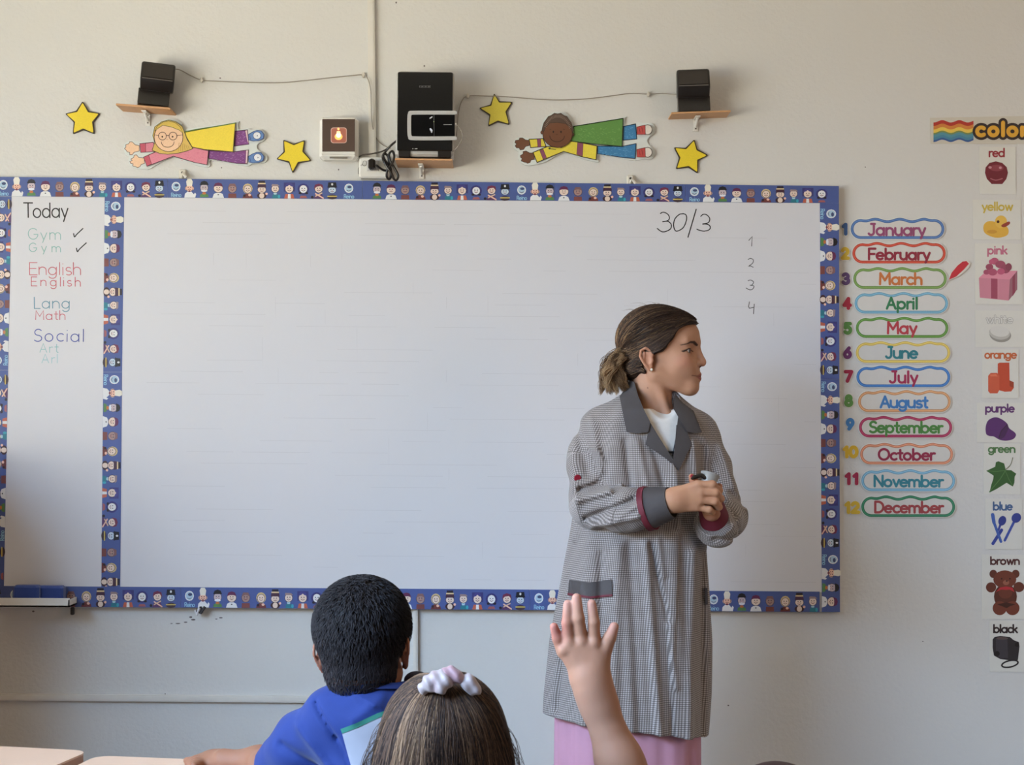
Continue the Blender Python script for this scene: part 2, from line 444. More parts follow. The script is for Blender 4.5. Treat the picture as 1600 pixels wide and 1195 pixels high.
def panel(name, poly, fn, y0, y1, off, thick, mt, parent, step=3.0, smooth=True, rgb=None):
    """a cloth piece laid over a body: outline in photo pixels, wrapped on the surface, with thickness"""
    b = []
    for i in range(len(poly)):
        a, c = np.array(poly[i], float), np.array(poly[(i+1) % len(poly)], float)
        k = max(1, int(np.linalg.norm(c-a)/step))
        for j in range(k): b.append(a+(c-a)*j/k)
    pts = [Vector(p) for p in b]; nb = len(pts)
    xs = [p[0] for p in b]; ys = [p[1] for p in b]
    yy = min(ys)+step/2
    while yy < max(ys):
        xx = min(xs)+step/2
        while xx < max(xs):
            if min((xx-p[0])**2+(yy-p[1])**2 for p in b) > (step*0.55)**2: pts.append(Vector((xx, yy)))
            xx += step
        yy += step
    vo, ed, fo, *_ = delaunay_2d_cdt(pts, [(i, (i+1) % nb) for i in range(nb)], [], 1, 1e-6)
    pv = np.array([(v[0], v[1]) for v in vo])
    top = march(fn, pv[:, 0], pv[:, 1], y0, y1, off+thick)
    bot = march(fn, pv[:, 0], pv[:, 1], y0, y1, off)
    n = len(pv); F = []
    cnt = {}
    for f in fo:
        f = list(f)
        a = area2([tuple(pv[i]) for i in f])
        if a > 0: f = f[::-1]
        F.append(f); F.append([n+i for i in f[::-1]])
        for i in range(len(f)):
            e = (f[i], f[(i+1) % len(f)]); cnt[e] = 1
    for (a, c) in list(cnt):
        if (c, a) not in cnt: F.append([c, a, n+a, n+c])
    V = np.vstack([top, bot])
    used = np.unique([i for f in F for i in f]); mp = -np.ones(len(V), int); mp[used] = np.arange(len(used)); V = V[used]; F = [[int(mp[i]) for i in f] for f in F]
    if rgb is not None:
        return link_mesh(name, V, F, mt, parent, smooth=smooth, cols=np.tile(lin(rgb), (len(V), 1)), sharp=50)
    return link_mesh(name, V, F, mt, parent, smooth=smooth, sharp=50)
def strands(name, paths, r, cols, mt, parent, taper=True):
    """paths (N,K,3): many thin three-sided hair tubes in one mesh"""
    N, K, _ = paths.shape
    t = np.gradient(paths, axis=1); t /= (ln(t)[..., None]+1e-9)
    ref = np.array([0.31, -0.9, 0.3]); a = ref-t*(t@ref)[..., None]; a /= (ln(a)[..., None]+1e-9); b = np.cross(t, a)
    w = np.ones(K)
    if taper: w = np.minimum(1, np.linspace(1.25, 0.15, K)*1.6)
    rr = (r if np.ndim(r) else np.full(N, r))[:, None]*w[None]
    V = np.zeros((N, K, 3, 3))
    for k in range(3):
        an = 2*math.pi*k/3; V[:, :, k] = paths+rr[..., None]*(math.cos(an)*a+math.sin(an)*b)
    base = (np.arange(N)[:, None, None]*K+np.arange(K-1)[None, :, None])*3+np.arange(3)[None, None]
    k2 = (np.arange(3)+1) % 3
    b2 = (np.arange(N)[:, None, None]*K+np.arange(K-1)[None, :, None])*3+k2[None, None]
    F = np.stack([base, b2, b2+3, base+3], -1).reshape(-1, 4)
    if cols.ndim == 2: C = np.repeat(cols[:, None], K*3, 1).reshape(-1, 3)
    else: C = np.repeat(cols, 3, 1).reshape(-1, 3)
    return link_mesh(name, V.reshape(-1, 3), F, mt, parent, smooth=True, cols=C)

# ================================================================ the room
plaster = mat('painted_plaster', (213,210,205), rough=0.42, var=0.025, scale=2.2, bump=0.6, bscale=85)
ceil_m = mat('ceiling_paint', (235,230,220), rough=0.9)
floor_m = mat('floor_tile', (150,140,128), rough=0.4, var=0.15, scale=6)
white_pl = mat('white_plastic', (226,222,214), rough=0.35)
def struct(name, lo, hi, mt):
    mb = MB(); mb.box(lo, hi); return tag(mb.build(name, mt), kind='structure')
T = 0.12
struct('wall_front', (ROOM_L-T, 0, 0), (ROOM_R+T, T, ROOM_H), plaster)
struct('wall_back', (ROOM_L-T, ROOM_B-T, 0), (ROOM_R+T, ROOM_B, ROOM_H), plaster)
struct('wall_right', (ROOM_R, ROOM_B, 0), (ROOM_R+T, 0, ROOM_H), plaster)
struct('floor', (ROOM_L-T, ROOM_B-T, -0.1), (ROOM_R+T, T, 0), floor_m)
struct('ceiling', (ROOM_L-T, ROOM_B-T, ROOM_H), (ROOM_R+T, T, ROOM_H+0.1), ceil_m)
# left wall with one long window opening
mb = MB(); wy0, wy1, wz0, wz1 = -3.7, -0.75, 1.15, 2.75
mb.box((ROOM_L-T, ROOM_B, 0), (ROOM_L, 0, wz0)); mb.box((ROOM_L-T, ROOM_B, wz1), (ROOM_L, 0, ROOM_H))
mb.box((ROOM_L-T, ROOM_B, wz0), (ROOM_L, wy0, wz1)); mb.box((ROOM_L-T, wy1, wz0), (ROOM_L, 0, wz1))
tag(mb.build('wall_left', plaster), kind='structure')
mb = MB(); fr = 0.05
for y in (wy0, (wy0+wy1)/2-fr/2, wy1-fr): mb.box((ROOM_L-0.09, y, wz0), (ROOM_L-0.03, y+fr, wz1), (235,235,232))
for z in (wz0, wz1-fr): mb.box((ROOM_L-0.09, wy0, z), (ROOM_L-0.03, wy1, z+fr), (235,235,232))
wf = tag(mb.build('window_1', PRINT), kind='structure')
mb = MB(); mb.box((ROOM_L-0.064, wy0+fr, wz0+fr), (ROOM_L-0.058, wy1-fr, wz1-fr))
mb.build('pane', mat('window_glass', (250,250,250), rough=0.02, trans=1.0, var=0), wf)

# unseen cabinet by the front wall, added to shade the wall's lower left
wood = mat('beech_veneer', (214,170,128), rough=0.4, var=0.10, scale=14)
mb = MB(); mb.box((-2.175, -0.62, 0.0), (-1.475, -0.02, 1.25), bev=0.004)
cab = mb.build('shading_cabinet', wood)
tag(cab, 'unseen beech cabinet added left of the whiteboard to shade the lower wall', 'cabinet')
for k in range(2):
    mb = MB(); x0 = -2.165+k*0.345; mb.box((x0, -0.638, 0.06), (x0+0.335, -0.62, 1.23), bev=0.003)
    d = mb.build('door', wood, cab)
    mb = MB(); hx = x0+(0.30 if k == 0 else 0.035); mb.tube([(hx, -0.638, 0.5), (hx, -0.66, 0.5), (hx, -0.66, 0.6), (hx, -0.638, 0.6)], 0.005)
    mb.build('handle', mat('brushed_steel', (170,170,170), rough=0.3, metal=1.0), d)

# ---- cable trunking on the wall
def trunk(name, pts, w, th):
    mb = MB()
    for (a, b) in pts:
        (x0, y0), (x1, y1) = a, b
        if abs(x1-x0) < abs(y1-y0): q = [(x0-w/2, y0), (x0+w/2, y0), (x1+w/2, y1), (x1-w/2, y1)]
        else: q = [(x0, y0-w/2), (x1, y1-w/2), (x1, y1+w/2), (x0, y0+w/2)]
        mb.poly(q, -th, (225,218,205), thick=th-0.0004)
        if abs(x1-x0) < abs(y1-y0): q2 = [(x0-w/2+2, y0), (x0+w/2-2, y0), (x1+w/2-2, y1), (x1-w/2+2, y1)]
        else: q2 = [(x0, y0-w/2+2), (x1, y1-w/2+2), (x1, y1+w/2-2), (x0, y0+w/2-2)]
        mb.poly(q2, -th-0.0015, (225,218,205), thick=0.002)
    return mb.build(name, mat('trunking_paint', (218,212,203), rough=0.4))
tag(trunk('trim_1', [((575,-420), (582,246))], 11, 0.012), kind='structure')
tag(trunk('trim_2', [((649,950), (651,1360))], 7, 0.012), kind='structure')
tag(trunk('trim_3', [((-300,1087), (646,1094))], 10, 0.012), kind='structure')

# small paint chips and rub marks on the wall
mb = MB()
for (x, y, a, b) in [(298,964,2.5,1.5),(302,968,3.6,1.3),(290,972,3,1),(278,974,4,.8),(345,965,3,1),(338,967,2,.8),(268,974,2,.6),
                     (52,955,2,1.5),(258,1084,1,1),(663,103,1.4,1.4),(619,4,1.2,1.6),(344,122,1.2,1.2),(1352,261,.9,.9),(1442,1002,1.1,.8),
                     (1110,1041,1.6,1),(1138,1102,1.4,1.2),(1262,366,1,1),(346,262,1,1),(529,265,1,1.4)]:
    mb.ell(x, y, a, b, -0.0006, (104,95,92), 8, thick=0.0004)
tag(mb.build('paint_chips', INK), kind='stuff', label='small dark paint chips scattered over the classroom wall')

# ================================================================ whiteboard
BY = -0.022
alu = mat('board_edge_aluminium', (190,188,186), rough=0.35, metal=0.6)
enamel = mat('white_enamel', (214,212,215), rough=0.33, var=0.015, scale=1.5)
mb = MB(); mb.poly([(-13,276.3), (1310.5,290.5), (1312.5,956.5), (-25,947.5)], BY, (190,190,192), thick=0.020)
board = mb.build('whiteboard', alu)
tag(board, 'large white classroom whiteboard edged with a blue picture border', 'whiteboard')
mb = MB(); mb.poly([(192,308.5), (1282,317.5), (1285,925), (185,917)], BY-0.001, (255,255,255), thick=0.0009)
surf = mb.build('writing_surface', enamel, board)
mb = MB(); mb.poly([(17,307), (164,308.8), (159,917), (5,916)], BY-0.001, (255,255,255), thick=0.0009)
mb.build('schedule_panel', enamel, board)
mb = MB(); rr = random.Random(3)
for k in range(33):
    y = 334+k*17.9
    x = 198+rr.uniform(0, 160)
    while x < 1270:
        l = rr.uniform(30, 190)
        if rr.random() < 0.5: mb.poly([(x, y+x*.0075-7), (min(x+l,1275), y+min(x+l,1275)*.0075-7), (min(x+l,1275), y+min(x+l,1275)*.0075-6.5), (x, y+x*.0075-6.5)], BY-0.00115, (199,196,199))
        x += l+rr.uniform(10, 150)
for k in range(28):
    x = rr.uniform(330, 1240); y = rr.uniform(380, 880)
    mb.poly([(x, y), (x+.5, y), (x+.6, y+rr.uniform(15, 60)), (x+.1, y+20)], BY-0.00115, (201,198,201))
mb.build('faint_ruled_lines', INK, surf)
tag(bpy.data.objects['faint_ruled_lines'], kind='stuff')

# ---- marker writing
def word(name, t, x0, x1, base, cap, w, rgb, slope=0.006, wob=0.35, lab=None):
    mb = MB(); text(mb, t, x0, x1, base, cap, w, BY-0.0013, rgb, slope, wob)
    o = mb.build(name, INK, board)
    if lab: o['label'] = lab
    return o
word('handwriting', 'Today', 37, 105, 339.5, 22.5, 2.0, (38,30,30), lab='black word Today heading the schedule')
word('handwriting', 'Gym', 42, 96, 374, 17, 1.15, (130,180,172), lab='pale green word Gym')
word('handwriting', 'Gym', 41, 98, 393, 13.5, 1.15, (130,180,172))
word('handwriting', 'English', 45, 126, 429, 19, 1.25, (200,96,108), lab='red word English')
word('handwriting', 'English', 46, 127, 446.5, 14, 1.2, (200,96,108))
word('handwriting', 'Lang', 52, 109, 481.5, 17.5, 1.25, (88,140,160), lab='blue green word Lang')
word('handwriting', 'Math', 54, 102, 499, 14, 1.2, (196,92,108), lab='red word Math')
word('handwriting', 'Social', 51, 131, 533, 19, 1.35, (62,76,158), lab='dark blue word Social')
word('handwriting', 'Art', 60, 91, 550.5, 13.5, 1.15, (140,186,186), lab='pale green word Art')
word('handwriting', 'Arl', 63, 90, 567, 13.5, 1.1, (150,192,196))
for (x, y, s) in ((115,357,1), (119.5,379.5,1.05)):
    mb = MB(); mb.stroke(smooth_pts([(x,y+8*s), (x+1.5,y+13*s), (x+5,y+9*s), (x+14.5*s,y)], 5), 1.7, BY-0.0013, (30,26,26))
    mb.build('check_mark', INK, board)
mb = MB()
for q, w in (([(1032,333.4),(1036.5,331.5),(1043,334.3),(1046,340),(1043.5,344.5),(1035.5,346.4)], 1.5),
             ([(1035.5,346.4),(1043,345.6),(1048.5,350),(1048,357),(1041,361.3),(1034,361.8),(1027,357)], 1.6),
             ([(1067.5,334),(1061.5,335),(1054.5,342),(1052.5,352),(1055,360),(1060,360.5),(1068,355),(1072.5,344),(1072,336),(1067,333.6)], 1.6)):
    mb.stroke(smooth_pts(q, 5), w, BY-0.0013, (28,24,24))
mb.stroke([(1087.8,327), (1075,370.5)], 1.7, BY-0.0013, (28,24,24))
mb.stroke(smooth_pts([(1095,338),(1098.5,335),(1104,335.5),(1108.8,341),(1107,347.5),(1098,350)], 5), 1.5, BY-0.0013, (28,24,24))
mb.stroke(smooth_pts([(1098,350),(1106,350.5),(1110,355),(1107,359.5),(1099,361),(1091,359),(1089,358)], 5), 1.5, BY-0.00136, (28,24,24))
mb.build('handwriting', INK, board)['label'] = 'date 30/3 in black marker'
for k, q in enumerate(([[(1170,375.5),(1175.3,369.5),(1174.5,384.5)]],
                 [smooth_pts([(1169,405.5),(1172.5,403.5),(1177,406),(1176,411),(1169.5,416)], 4)+[(1173,415.4),(1176.8,417.5)]],
                 [smooth_pts([(1169,438.5),(1173,437.6),(1177.5,440.5),(1175,445),(1172,445.4)], 4), smooth_pts([(1172,445.4),(1178,447),(1176,451.5),(1171.5,452.8),(1166,450)], 4)],
                 [[(1171,471.5),(1169.5,479),(1171,481.6),(1178,480)], [(1178.5,475),(1177.4,490.3)]])):
    mb = MB()
    for st in q: mb.stroke(st, 1.1, BY-0.0013, (60,56,58))
    mb.build('handwriting', INK, board)['label'] = 'small marker numeral %d' % (k+1)

# ---- blue border strips with printed figures
BL = (74,90,146); TX = (150,196,222)
CREAM=(226,205,190); SK=(232,186,164); WHT=(225,225,226); DK=(38,30,42); PU=(98,40,78); BRN=(126,92,92); HAIRB=(200,176,128)
def fig(k, mb, mp, Y):
    lay_ = [0]
    def yy(): lay_[0] += 1; return Y-lay_[0]*0.00004
    def e(cx, cy, rx, ry, c, n=12): mb.poly([mp(*q) for q in ellp(cx, cy, rx, ry, n)], yy(), c)
    def p(pts, c): mb.poly([mp(*q) for q in pts], yy(), c)
    def s(pts, w, c): mb.stroke([mp(*q) for q in pts], w, yy(), c, cap=2)
    def face(cx, cy, r=6.0, ry=None, c=CREAM, ec=DK):
        ry = ry or r
        e(cx, cy, r+.7, ry+.7, (60,45,60)); e(cx, cy, r, ry, c)
        e(cx-2, cy+1, .8, 1.0, ec, 6); e(cx+2, cy+1, .8, 1.0, ec, 6); s([(cx-2.6,cy-1.8),(cx,cy-3.2),(cx+2.6,cy-1.8)], .8, (120,60,60))
        e(cx, cy-.6, .7, .6, (214,140,120), 6)
    if k == 0:
        e(0,17,7,7.4,WHT); e(0,17,5.6,6,(168,196,214)); e(1,19,3.4,2.2,(60,70,110)); s([(-3,14),(0,12.6),(3,14)], .9, (110,90,110))
        for st in lay('Reino', -7.5, 8, -1.2, 6.0): s([(x, -y) for x, y in st], .95, TX)
    elif k == 1:
        p([(-8,0),(-7,6),(-3,9.5),(3,9.5),(7,5),(8.5,8),(10.5,5.5),(9,0)], WHT); e(0,14.5,7,4.6,SK); face(0,15,5.4,5,SK)
        p([(-4,18),(-5.2,25),(-3,29),(3,29),(5.2,25),(4,18)], (228,222,208)); e(0,10,2.2,1.3,(120,50,70))
    elif k == 2:
        p([(-7,1),(-6,5),(-2,7),(2,7),(6,5),(7,1)], (84,128,74)); e(0,7,3,2,(190,110,60)); face(0,15.5,6,6,(196,180,186))
        p([(-7,20),(-4.5,25),(0,26.5),(4.5,25),(7,20)], (26,24,30)); e(0,11,5,2,(226,226,232))
    elif k == 3:
        p([(-9,0),(-7,6),(-3,8),(3,8),(7,6),(9,0)], WHT); face(0,15,7,6.4); p([(-7.6,17),(-5,22.6),(0,24),(5,22.6),(7.6,17),(3,18.5),(-3,18.5)], PU); e(0,5,1.3,1,(60,60,66),6)
    elif k == 4:
        p([(-6.5,0),(-6,7),(6,7),(6.5,0)], (120,66,62)); face(0,15,6.3,6.6,(160,130,124)); p([(-6.6,17),(-4,22.5),(4,22.5),(6.6,17),(0,19)], BRN)
    elif k == 5:
        p([(-8,0),(-7,4),(-3,7),(3,7),(7,4),(8,0)], (110,52,50)); e(0,15,7.6,8,HAIRB); face(0,14,5.6,5.8); e(-5,4,2,2,DK,8); e(3,5,2.4,2,SK,8)
    elif k == 6:
        e(0,4,7.5,5,(60,34,40)); e(0,4,4,4.4,CREAM); e(7.5,7,2,2,SK,8); face(0,13.5,6.4,5); p([(-7,17),(-6,22),(6,22),(7,17)], (70,40,60)); p([(-6,22),(6,22),(6,24),(-6,24)], (220,196,150)); p([(-5,24),(-5,27.5),(5,27.5),(5,24)], DK)
    elif k == 7:
        e(0,8.5,2.6,3.4,(170,200,210)); p([(-5,0),(-4,6),(4,6),(7,0)], (44,120,134)); face(0,15,5.8,5.6); p([(-6,19),(-5,22.5),(4,22),(7,19)], (150,128,128)); e(6,3,2,3,(60,160,180),8)
    elif k == 8:
        p([(-8.5,11),(-8.5,25),(9,25),(9,11)], (58,56,116)); p([(-8,0),(-6,7),(6,7),(8,0)], (186,96,72)); p([(-2.4,0),(-2,7),(2,7),(2.4,0)], WHT); face(0,15,6.2,6.2); p([(-7,18),(-4,24),(4,24),(7,18),(2,19.5),(0,22),(-2,19.5)], (70,64,128))
    elif k == 9:
        e(0,15,9.2,9,(56,54,118)); face(0,15,6,6.2,WHT); e(-5,8.6,2.6,1.8,DK,8); e(5,8.6,2.6,1.8,DK,8); p([(-6,1),(-4,4.5),(4,4.5),(6,1)], (160,92,92))
    elif k == 10:
        p([(-8,0),(-6,6),(5,7),(8,0)], (88,54,98)); face(0,15.5,6,5.8); p([(-7.6,15),(-6,22),(0,24),(6,22),(7.6,15),(3,20),(-3,19)], (112,44,72)); s([(-5,8),(7,1)], 2.0, SK); s([(5,9),(-5,4)], 1.8, (214,180,150)); e(-10,2.5,2.4,2.2,DK,8)
    else:
        e(0,3,7.5,4,(60,44,56)); s([(-7,4),(7,4)], 1.6, (206,184,96)); face(0,14,6,5,(190,206,220)); p([(-7,18.5),(-6,26),(6,26),(7,18.5)], (24,24,32)); e(0,23,1.6,2,WHT,8); s([(-7,18.6),(7,18.6)], 1.4, (24,24,32))
OFF = [5,26,49,71,93,117,139,160,182,204,228,249]
SEQ = {k: OFF[k]-5 for k in range(12)}
def strip(lab, corners, mpf, anchors, s0, s1, Y=BY-0.0012, sc=1.0):
    """corners in photo pixels; anchors: list of (position of figure 0, period)"""
    mb = MB(); mb.poly(corners, Y, BL, thick=0.0006)
    o = mb.build('border_strip', PRINT)
    tag(o, lab, 'border', 'blue picture border strips')
    for (a, first, last) in anchors:
        for k in range(12):
            if k < first or k > last: continue
            s = a+SEQ[k]*sc
            if s < s0+4 or s > s1-4: continue
            mb = MB(); fig(k, mb, (lambda u, v, s=s: mpf(s, u, v)), Y-0.0001)
            mb.build('printed_figure', PRINT, o)
    return o
def top_m(s, u, v): return (s+u, (306.3+0.0083*s)-v*(29.9-0.0025*s)/29)
def bot_m(s, u, v): return (s+u, (947.0+0.0068*s)-v*1.07)
def clampx(f, lo, hi): return lambda s, u, v: (min(max(f(s,u,v)[0], lo), hi), f(s,u,v)[1])
tb = lambda x: 276.2+0.0110*x
bb = lambda x: 306.4+0.0084*x
seams = [-14, 262, 566.5, 867, 1070.5, 1311]
tops = ['blue border strip along the top left, above the Today schedule', 'blue border strip above the board, below the star and the glowing lamp box',
        'blue border strip above the board, right below the black projector', 'blue border strip above the board, below the flying boy cutout', 'blue border strip at the top right corner of the board']
for i in range(5):
    a, b = seams[i], seams[i+1]
    strip(tops[i], [(a,tb(a)), (b-.3,tb(b)), (b-.3,bb(b)), (a,bb(a))], clampx(top_m, a, b), [(5+270*k, 0, 11) for k in range(-1, 6)], a, b, Y=BY-0.0012-0.00005*i)
t2 = lambda x: 915.2+0.0070*x
b2 = lambda x: 947.2+0.0070*x
bseams = [-24, 282, 555, 828, 1101, 1281]
bots = ['blue border strip along the bottom left, behind the pen tray', 'blue border strip along the bottom of the board, left of the boy', 'blue border strip along the bottom of the board, behind the boy',
        'blue border strip along the bottom of the board, left of the teacher', 'short blue border strip along the bottom right, beside the teacher']
for i in range(5):
    a, b = bseams[i], bseams[i+1]
    strip(bots[i], [(a,t2(a)), (b-.3,t2(b)), (b-.3,b2(b)), (a,b2(a))], clampx(bot_m, a, b), [(23+273*k, 0, 11) for k in range(-1, 5)], a, b, Y=BY-0.0012-0.00005*i)
def mid_m(s, u, v): xl = 163.5-(s-309)*0.0082; return (xl+v*1.03, s+u)
def rgt_m(s, u, v): xl = 1281+(s-319)*0.005; return (xl+v*1.04, s+u)
def lft_m(s, u, v): xr = 18-(s-307)*0.0198; return (xr-v*1.03, s-u)
def clampy(f, lo, hi): return lambda s, u, v: (f(s,u,v)[0], min(max(f(s,u,v)[1], lo), hi))
xl = lambda y: 163.5-(y-309)*0.0085
strip('blue vertical border strip between the schedule and the main board, upper length', [(xl(308),307.8), (xl(308)+30.5,308), (xl(581)+29.5,581), (xl(581),581)], clampy(mid_m, 308, 581), [(322,0,11)], 308, 581, Y=BY-0.0016)
strip('blue vertical border strip between the schedule and the main board, lower length', [(xl(581),581.3), (xl(581)+29.5,581.3), (xl(916)+29.5,916.4), (xl(916),916.4)], clampy(mid_m, 581, 916), [(593,0,11), (863-88,4,6)], 581, 916, Y=BY-0.00165)
xr_ = lambda y: 1281+(y-319)*0.005
strip('blue vertical border strip on the right edge of the board, upper length', [(xr_(317),317.2), (1310.8,317.5), (1311.5,592), (xr_(592),592)], clampy(rgt_m, 317, 592), [(334,0,11)], 317, 592, Y=BY-0.0016)
strip('blue vertical border strip on the right edge of the board, lower length', [(xr_(592),592.3), (1311.5,592.3), (1312.6,956), (xr_(956),956)], clampy(rgt_m, 592, 956), [(604,0,11), (874,0,11)], 592, 956, Y=BY-0.00165)
xq = lambda y: 18-(y-307)*0.0198
strip('blue vertical border strip on the left edge of the picture, upper length', [(xq(307)-30,306.8), (xq(307),307), (xq(578),578), (xq(578)-30,578)], clampy(lft_m, 307, 578), [(563,0,11)], 300, 578, Y=BY-0.0016)
# mirrored order on this strip: build with decreasing positions
def left_fix(o, pos, lo, hi):
    for ch in list(o.children): bpy.data.objects.remove(ch)
    for (k, s) in pos:
        mb = MB(); fig(k, mb, (lambda u, v, s=s: clampy(lft_m, lo, hi)(s, u, v)), BY-0.0017)
        mb.build('printed_figure', PRINT, o)
o_ = [o for o in bpy.data.objects if o.get('label', '').startswith('blue vertical border strip on the left edge of the picture, upper')][0]
left_fix(o_, [(k, 563-SEQ[k]) for k in range(12) if 563-SEQ[k] > 310], 307, 578)
o2 = strip('blue vertical border strip on the left edge of the picture, lower length', [(xq(578)-30,578.3), (xq(578),578.3), (xq(916),916), (xq(916)-30,915.8)], clampy(lft_m, 578, 916), [(700,0,0)], 578, 916, Y=BY-0.00165)
left_fix(o2, [(k, 837-SEQ[k]) for k in range(12)]+[(11, 862), (9, 900)], 578, 916)

# ---- pen tray and erasers
mb = MB(); a = P(-6, 934, -0.1); b = P(108, 948.5, -0.1)
mb.box((a[0], -0.10, b[2]), (b[0], -0.0235, b[2]+0.004), (222,220,214)); mb.box((a[0], -0.10, b[2]), (b[0], -0.096, a[2]), (222,220,214)); mb.box((b[0]-0.003, -0.10, b[2]), (b[0], -0.0235, b[2]+0.02), (222,220,214))
tray = mb.build('pen_tray', white_pl)
tag(tray, 'white pen tray below the lower left corner of the board', 'tray')
blue_pl = mat('blue_felt', (38,66,140), rough=0.7, sheen=0.3)
for (x0, x1, yt, yd, lab) in ((19, 60, 914.5, -0.085, 'dark blue board eraser on the pen tray, the left one'), (56, 98, 915.5, -0.066, 'blue board eraser on the pen tray, the right one')):
    p0 = P(x0, yt, yd); p1 = P(x1, 934, yd)
    mb = MB(); mb.box((p0[0], yd, b[2]+0.0045), (p1[0], yd+0.04, p0[2]), (255,255,255), bev=0.006)
    o = mb.build('board_eraser', blue_pl); tag(o, lab, 'eraser', 'erasers on the pen tray')
    mb = MB(); mb.box((p0[0]+.002, yd+.003, b[2]+0.004), (p1[0]-.002, yd+.037, b[2]+0.012), (210,210,215)); mb.build('felt_pad', PRINT, o)

# ---- mounting brackets of the board
def bracket(px, py, dz, lab, dark=True):
    c = P(px, py, -0.01)
    mb = MB(); mb.box((c[0]-.010, -0.012, c[2]-.014), (c[0]+.010, -0.0008, c[2]+.014), (215,208,196), bev=.003)
    mb.tube([c+v3((0,0,-.010)), c+v3((.004,-.012,0)), c+v3((.014,-.012,dz))], .0045, (215,208,196))
    o = mb.build('board_clip', PRINT); tag(o, lab, 'clip', 'clips holding the board')
    mb = MB(); mb.lathe((c[0], c[1]-.0025, c[2]+.004), [(0.0035,0),(0.0035,0.002),(.001,.003)], (50,42,40), 8, 1)
    mb.build('screw', INK, o)
    return o
bracket(285, 272, -0.012, 'white mounting clip above the board, below the flying girl cutout')
bracket(985, 281, -0.012, 'white mounting clip above the board, below the flying boy cutout')
for (x, y, lab) in ((113, 955, 'small black mounting clip under the board beside the pen tray'), (314, 953, 'black and white mounting clip under the board, left of the boy')):
    mb = MB(); c = P(x, y, -0.02); mb.box((c[0]-.005, -.024, c[2]-.010), (c[0]+.005, -.012, c[2]+.012), (40,36,38), bev=.002)
    if x > 200: mb.tube([c+v3((-.012,0,-.002)), c+v3((0,-.004,-.008)), c+v3((.012,-.004,.010))], .004, (50,46,50)); mb.tube([c+v3((-.016,0,.0)), c+v3((-.010,-.004,-.012)), c+v3((-.004,-.004,.006))], .004, (220,220,225))
    tag(mb.build('board_clip', PRINT), lab, 'clip', 'clips holding the board')

# ================================================================ shelves, speakers, projector
plywood = mat('plywood_edge', (200,150,105), rough=0.5, var=0.12, scale=40)
def rotY(mb, c, ang):
    ca, sa = math.cos(ang), math.sin(ang)
    mb.v = [(c[0]+(p[0]-c[0])*ca+(p[2]-c[2])*sa, p[1], c[2]-(p[0]-c[0])*sa+(p[2]-c[2])*ca) for p in mb.v]
def shelf(x0, x1, ytop, yf, thick, tilt, lab, bx):
    a = P(x0, ytop, yf); b_ = P(x1, ytop, yf); z = (a[2]+b_[2])/2; c = ((a[0]+b_[0])/2, 0, z)
    mb = MB(); mb.box((a[0], yf, z-thick), (b_[0], -0.001, z), bev=0.001); rotY(mb, c, tilt)
    o = mb.build('wall_shelf', plywood); tag(o, lab, 'shelf', 'small plywood wall shelves')
    q = P(bx, ytop+22, -0.004)
    mb = MB(); mb.box((q[0]-.007, -0.004, q[2]-.018), (q[0]+.007, -0.0006, z-thick-.001), (226,220,210), bev=.0007)
    mb.box((q[0]-.007, yf*0.7, z-thick-.005), (q[0]+.007, -0.0006, z-thick-.0015), (226,220,210), bev=.0007)
    mb.tube([(q[0], -.004, q[2]-.004), (q[0], yf*0.5, z-thick-.005)], .004, (215,208,198))
    br = mb.build('bracket', white_pl, o)
    mb = MB()
    for dz in (-.010, .012): mb.lathe((q[0], -.0055, q[2]+dz), [(.0022,0),(.0022,.0015)], (90,80,75), 8, 1)
    mb.build('screw', INK, br)
    return o, c
blk = mat('black_plastic', (34,29,27), rough=0.28, spec=0.5)
blk2 = mat('black_speaker_cloth', (48,41,36), rough=0.55, var=0.1, scale=500)
def rotZ(mb, c, ang):
    ca, sa = math.cos(ang), math.sin(ang)
    mb.v = [(c[0]+(p[0]-c[0])*ca-(p[1]-c[1])*sa, c[1]+(p[0]-c[0])*sa+(p[1]-c[1])*ca, p[2]) for p in mb.v]
def prism_x(mb, prof, x0, x1, rgb=(255,255,255), bev=0.004):
    """side profile (y,z) extruded along x with softened ends"""
    cy = sum(p[0] for p in prof)/len(prof); cz = sum(p[1] for p in prof)/len(prof)
    def ins(d): return [(cy+(y-cy)*(1-d/0.05), cz+(z-cz)*(1-d/0.05)) for y, z in prof]
    rings = [(x0, ins(bev)), (x0+bev*.35, ins(bev*.3)), (x0+bev, prof), (x1-bev, prof), (x1-bev*.35, ins(bev*.3)), (x1, ins(bev))]
    n = len(prof); v = [(x, y, z) for x, r in rings for (y, z) in r]; f = []
    for i in range(5):
        for k in range(n): f.append([i*n+k, i*n+(k+1)%n, (i+1)*n+(k+1)%n, (i+1)*n+k])
    f += [list(range(n))[::-1], [5*n+k for k in range(n)]]
    mb.add(v, f, rgb)
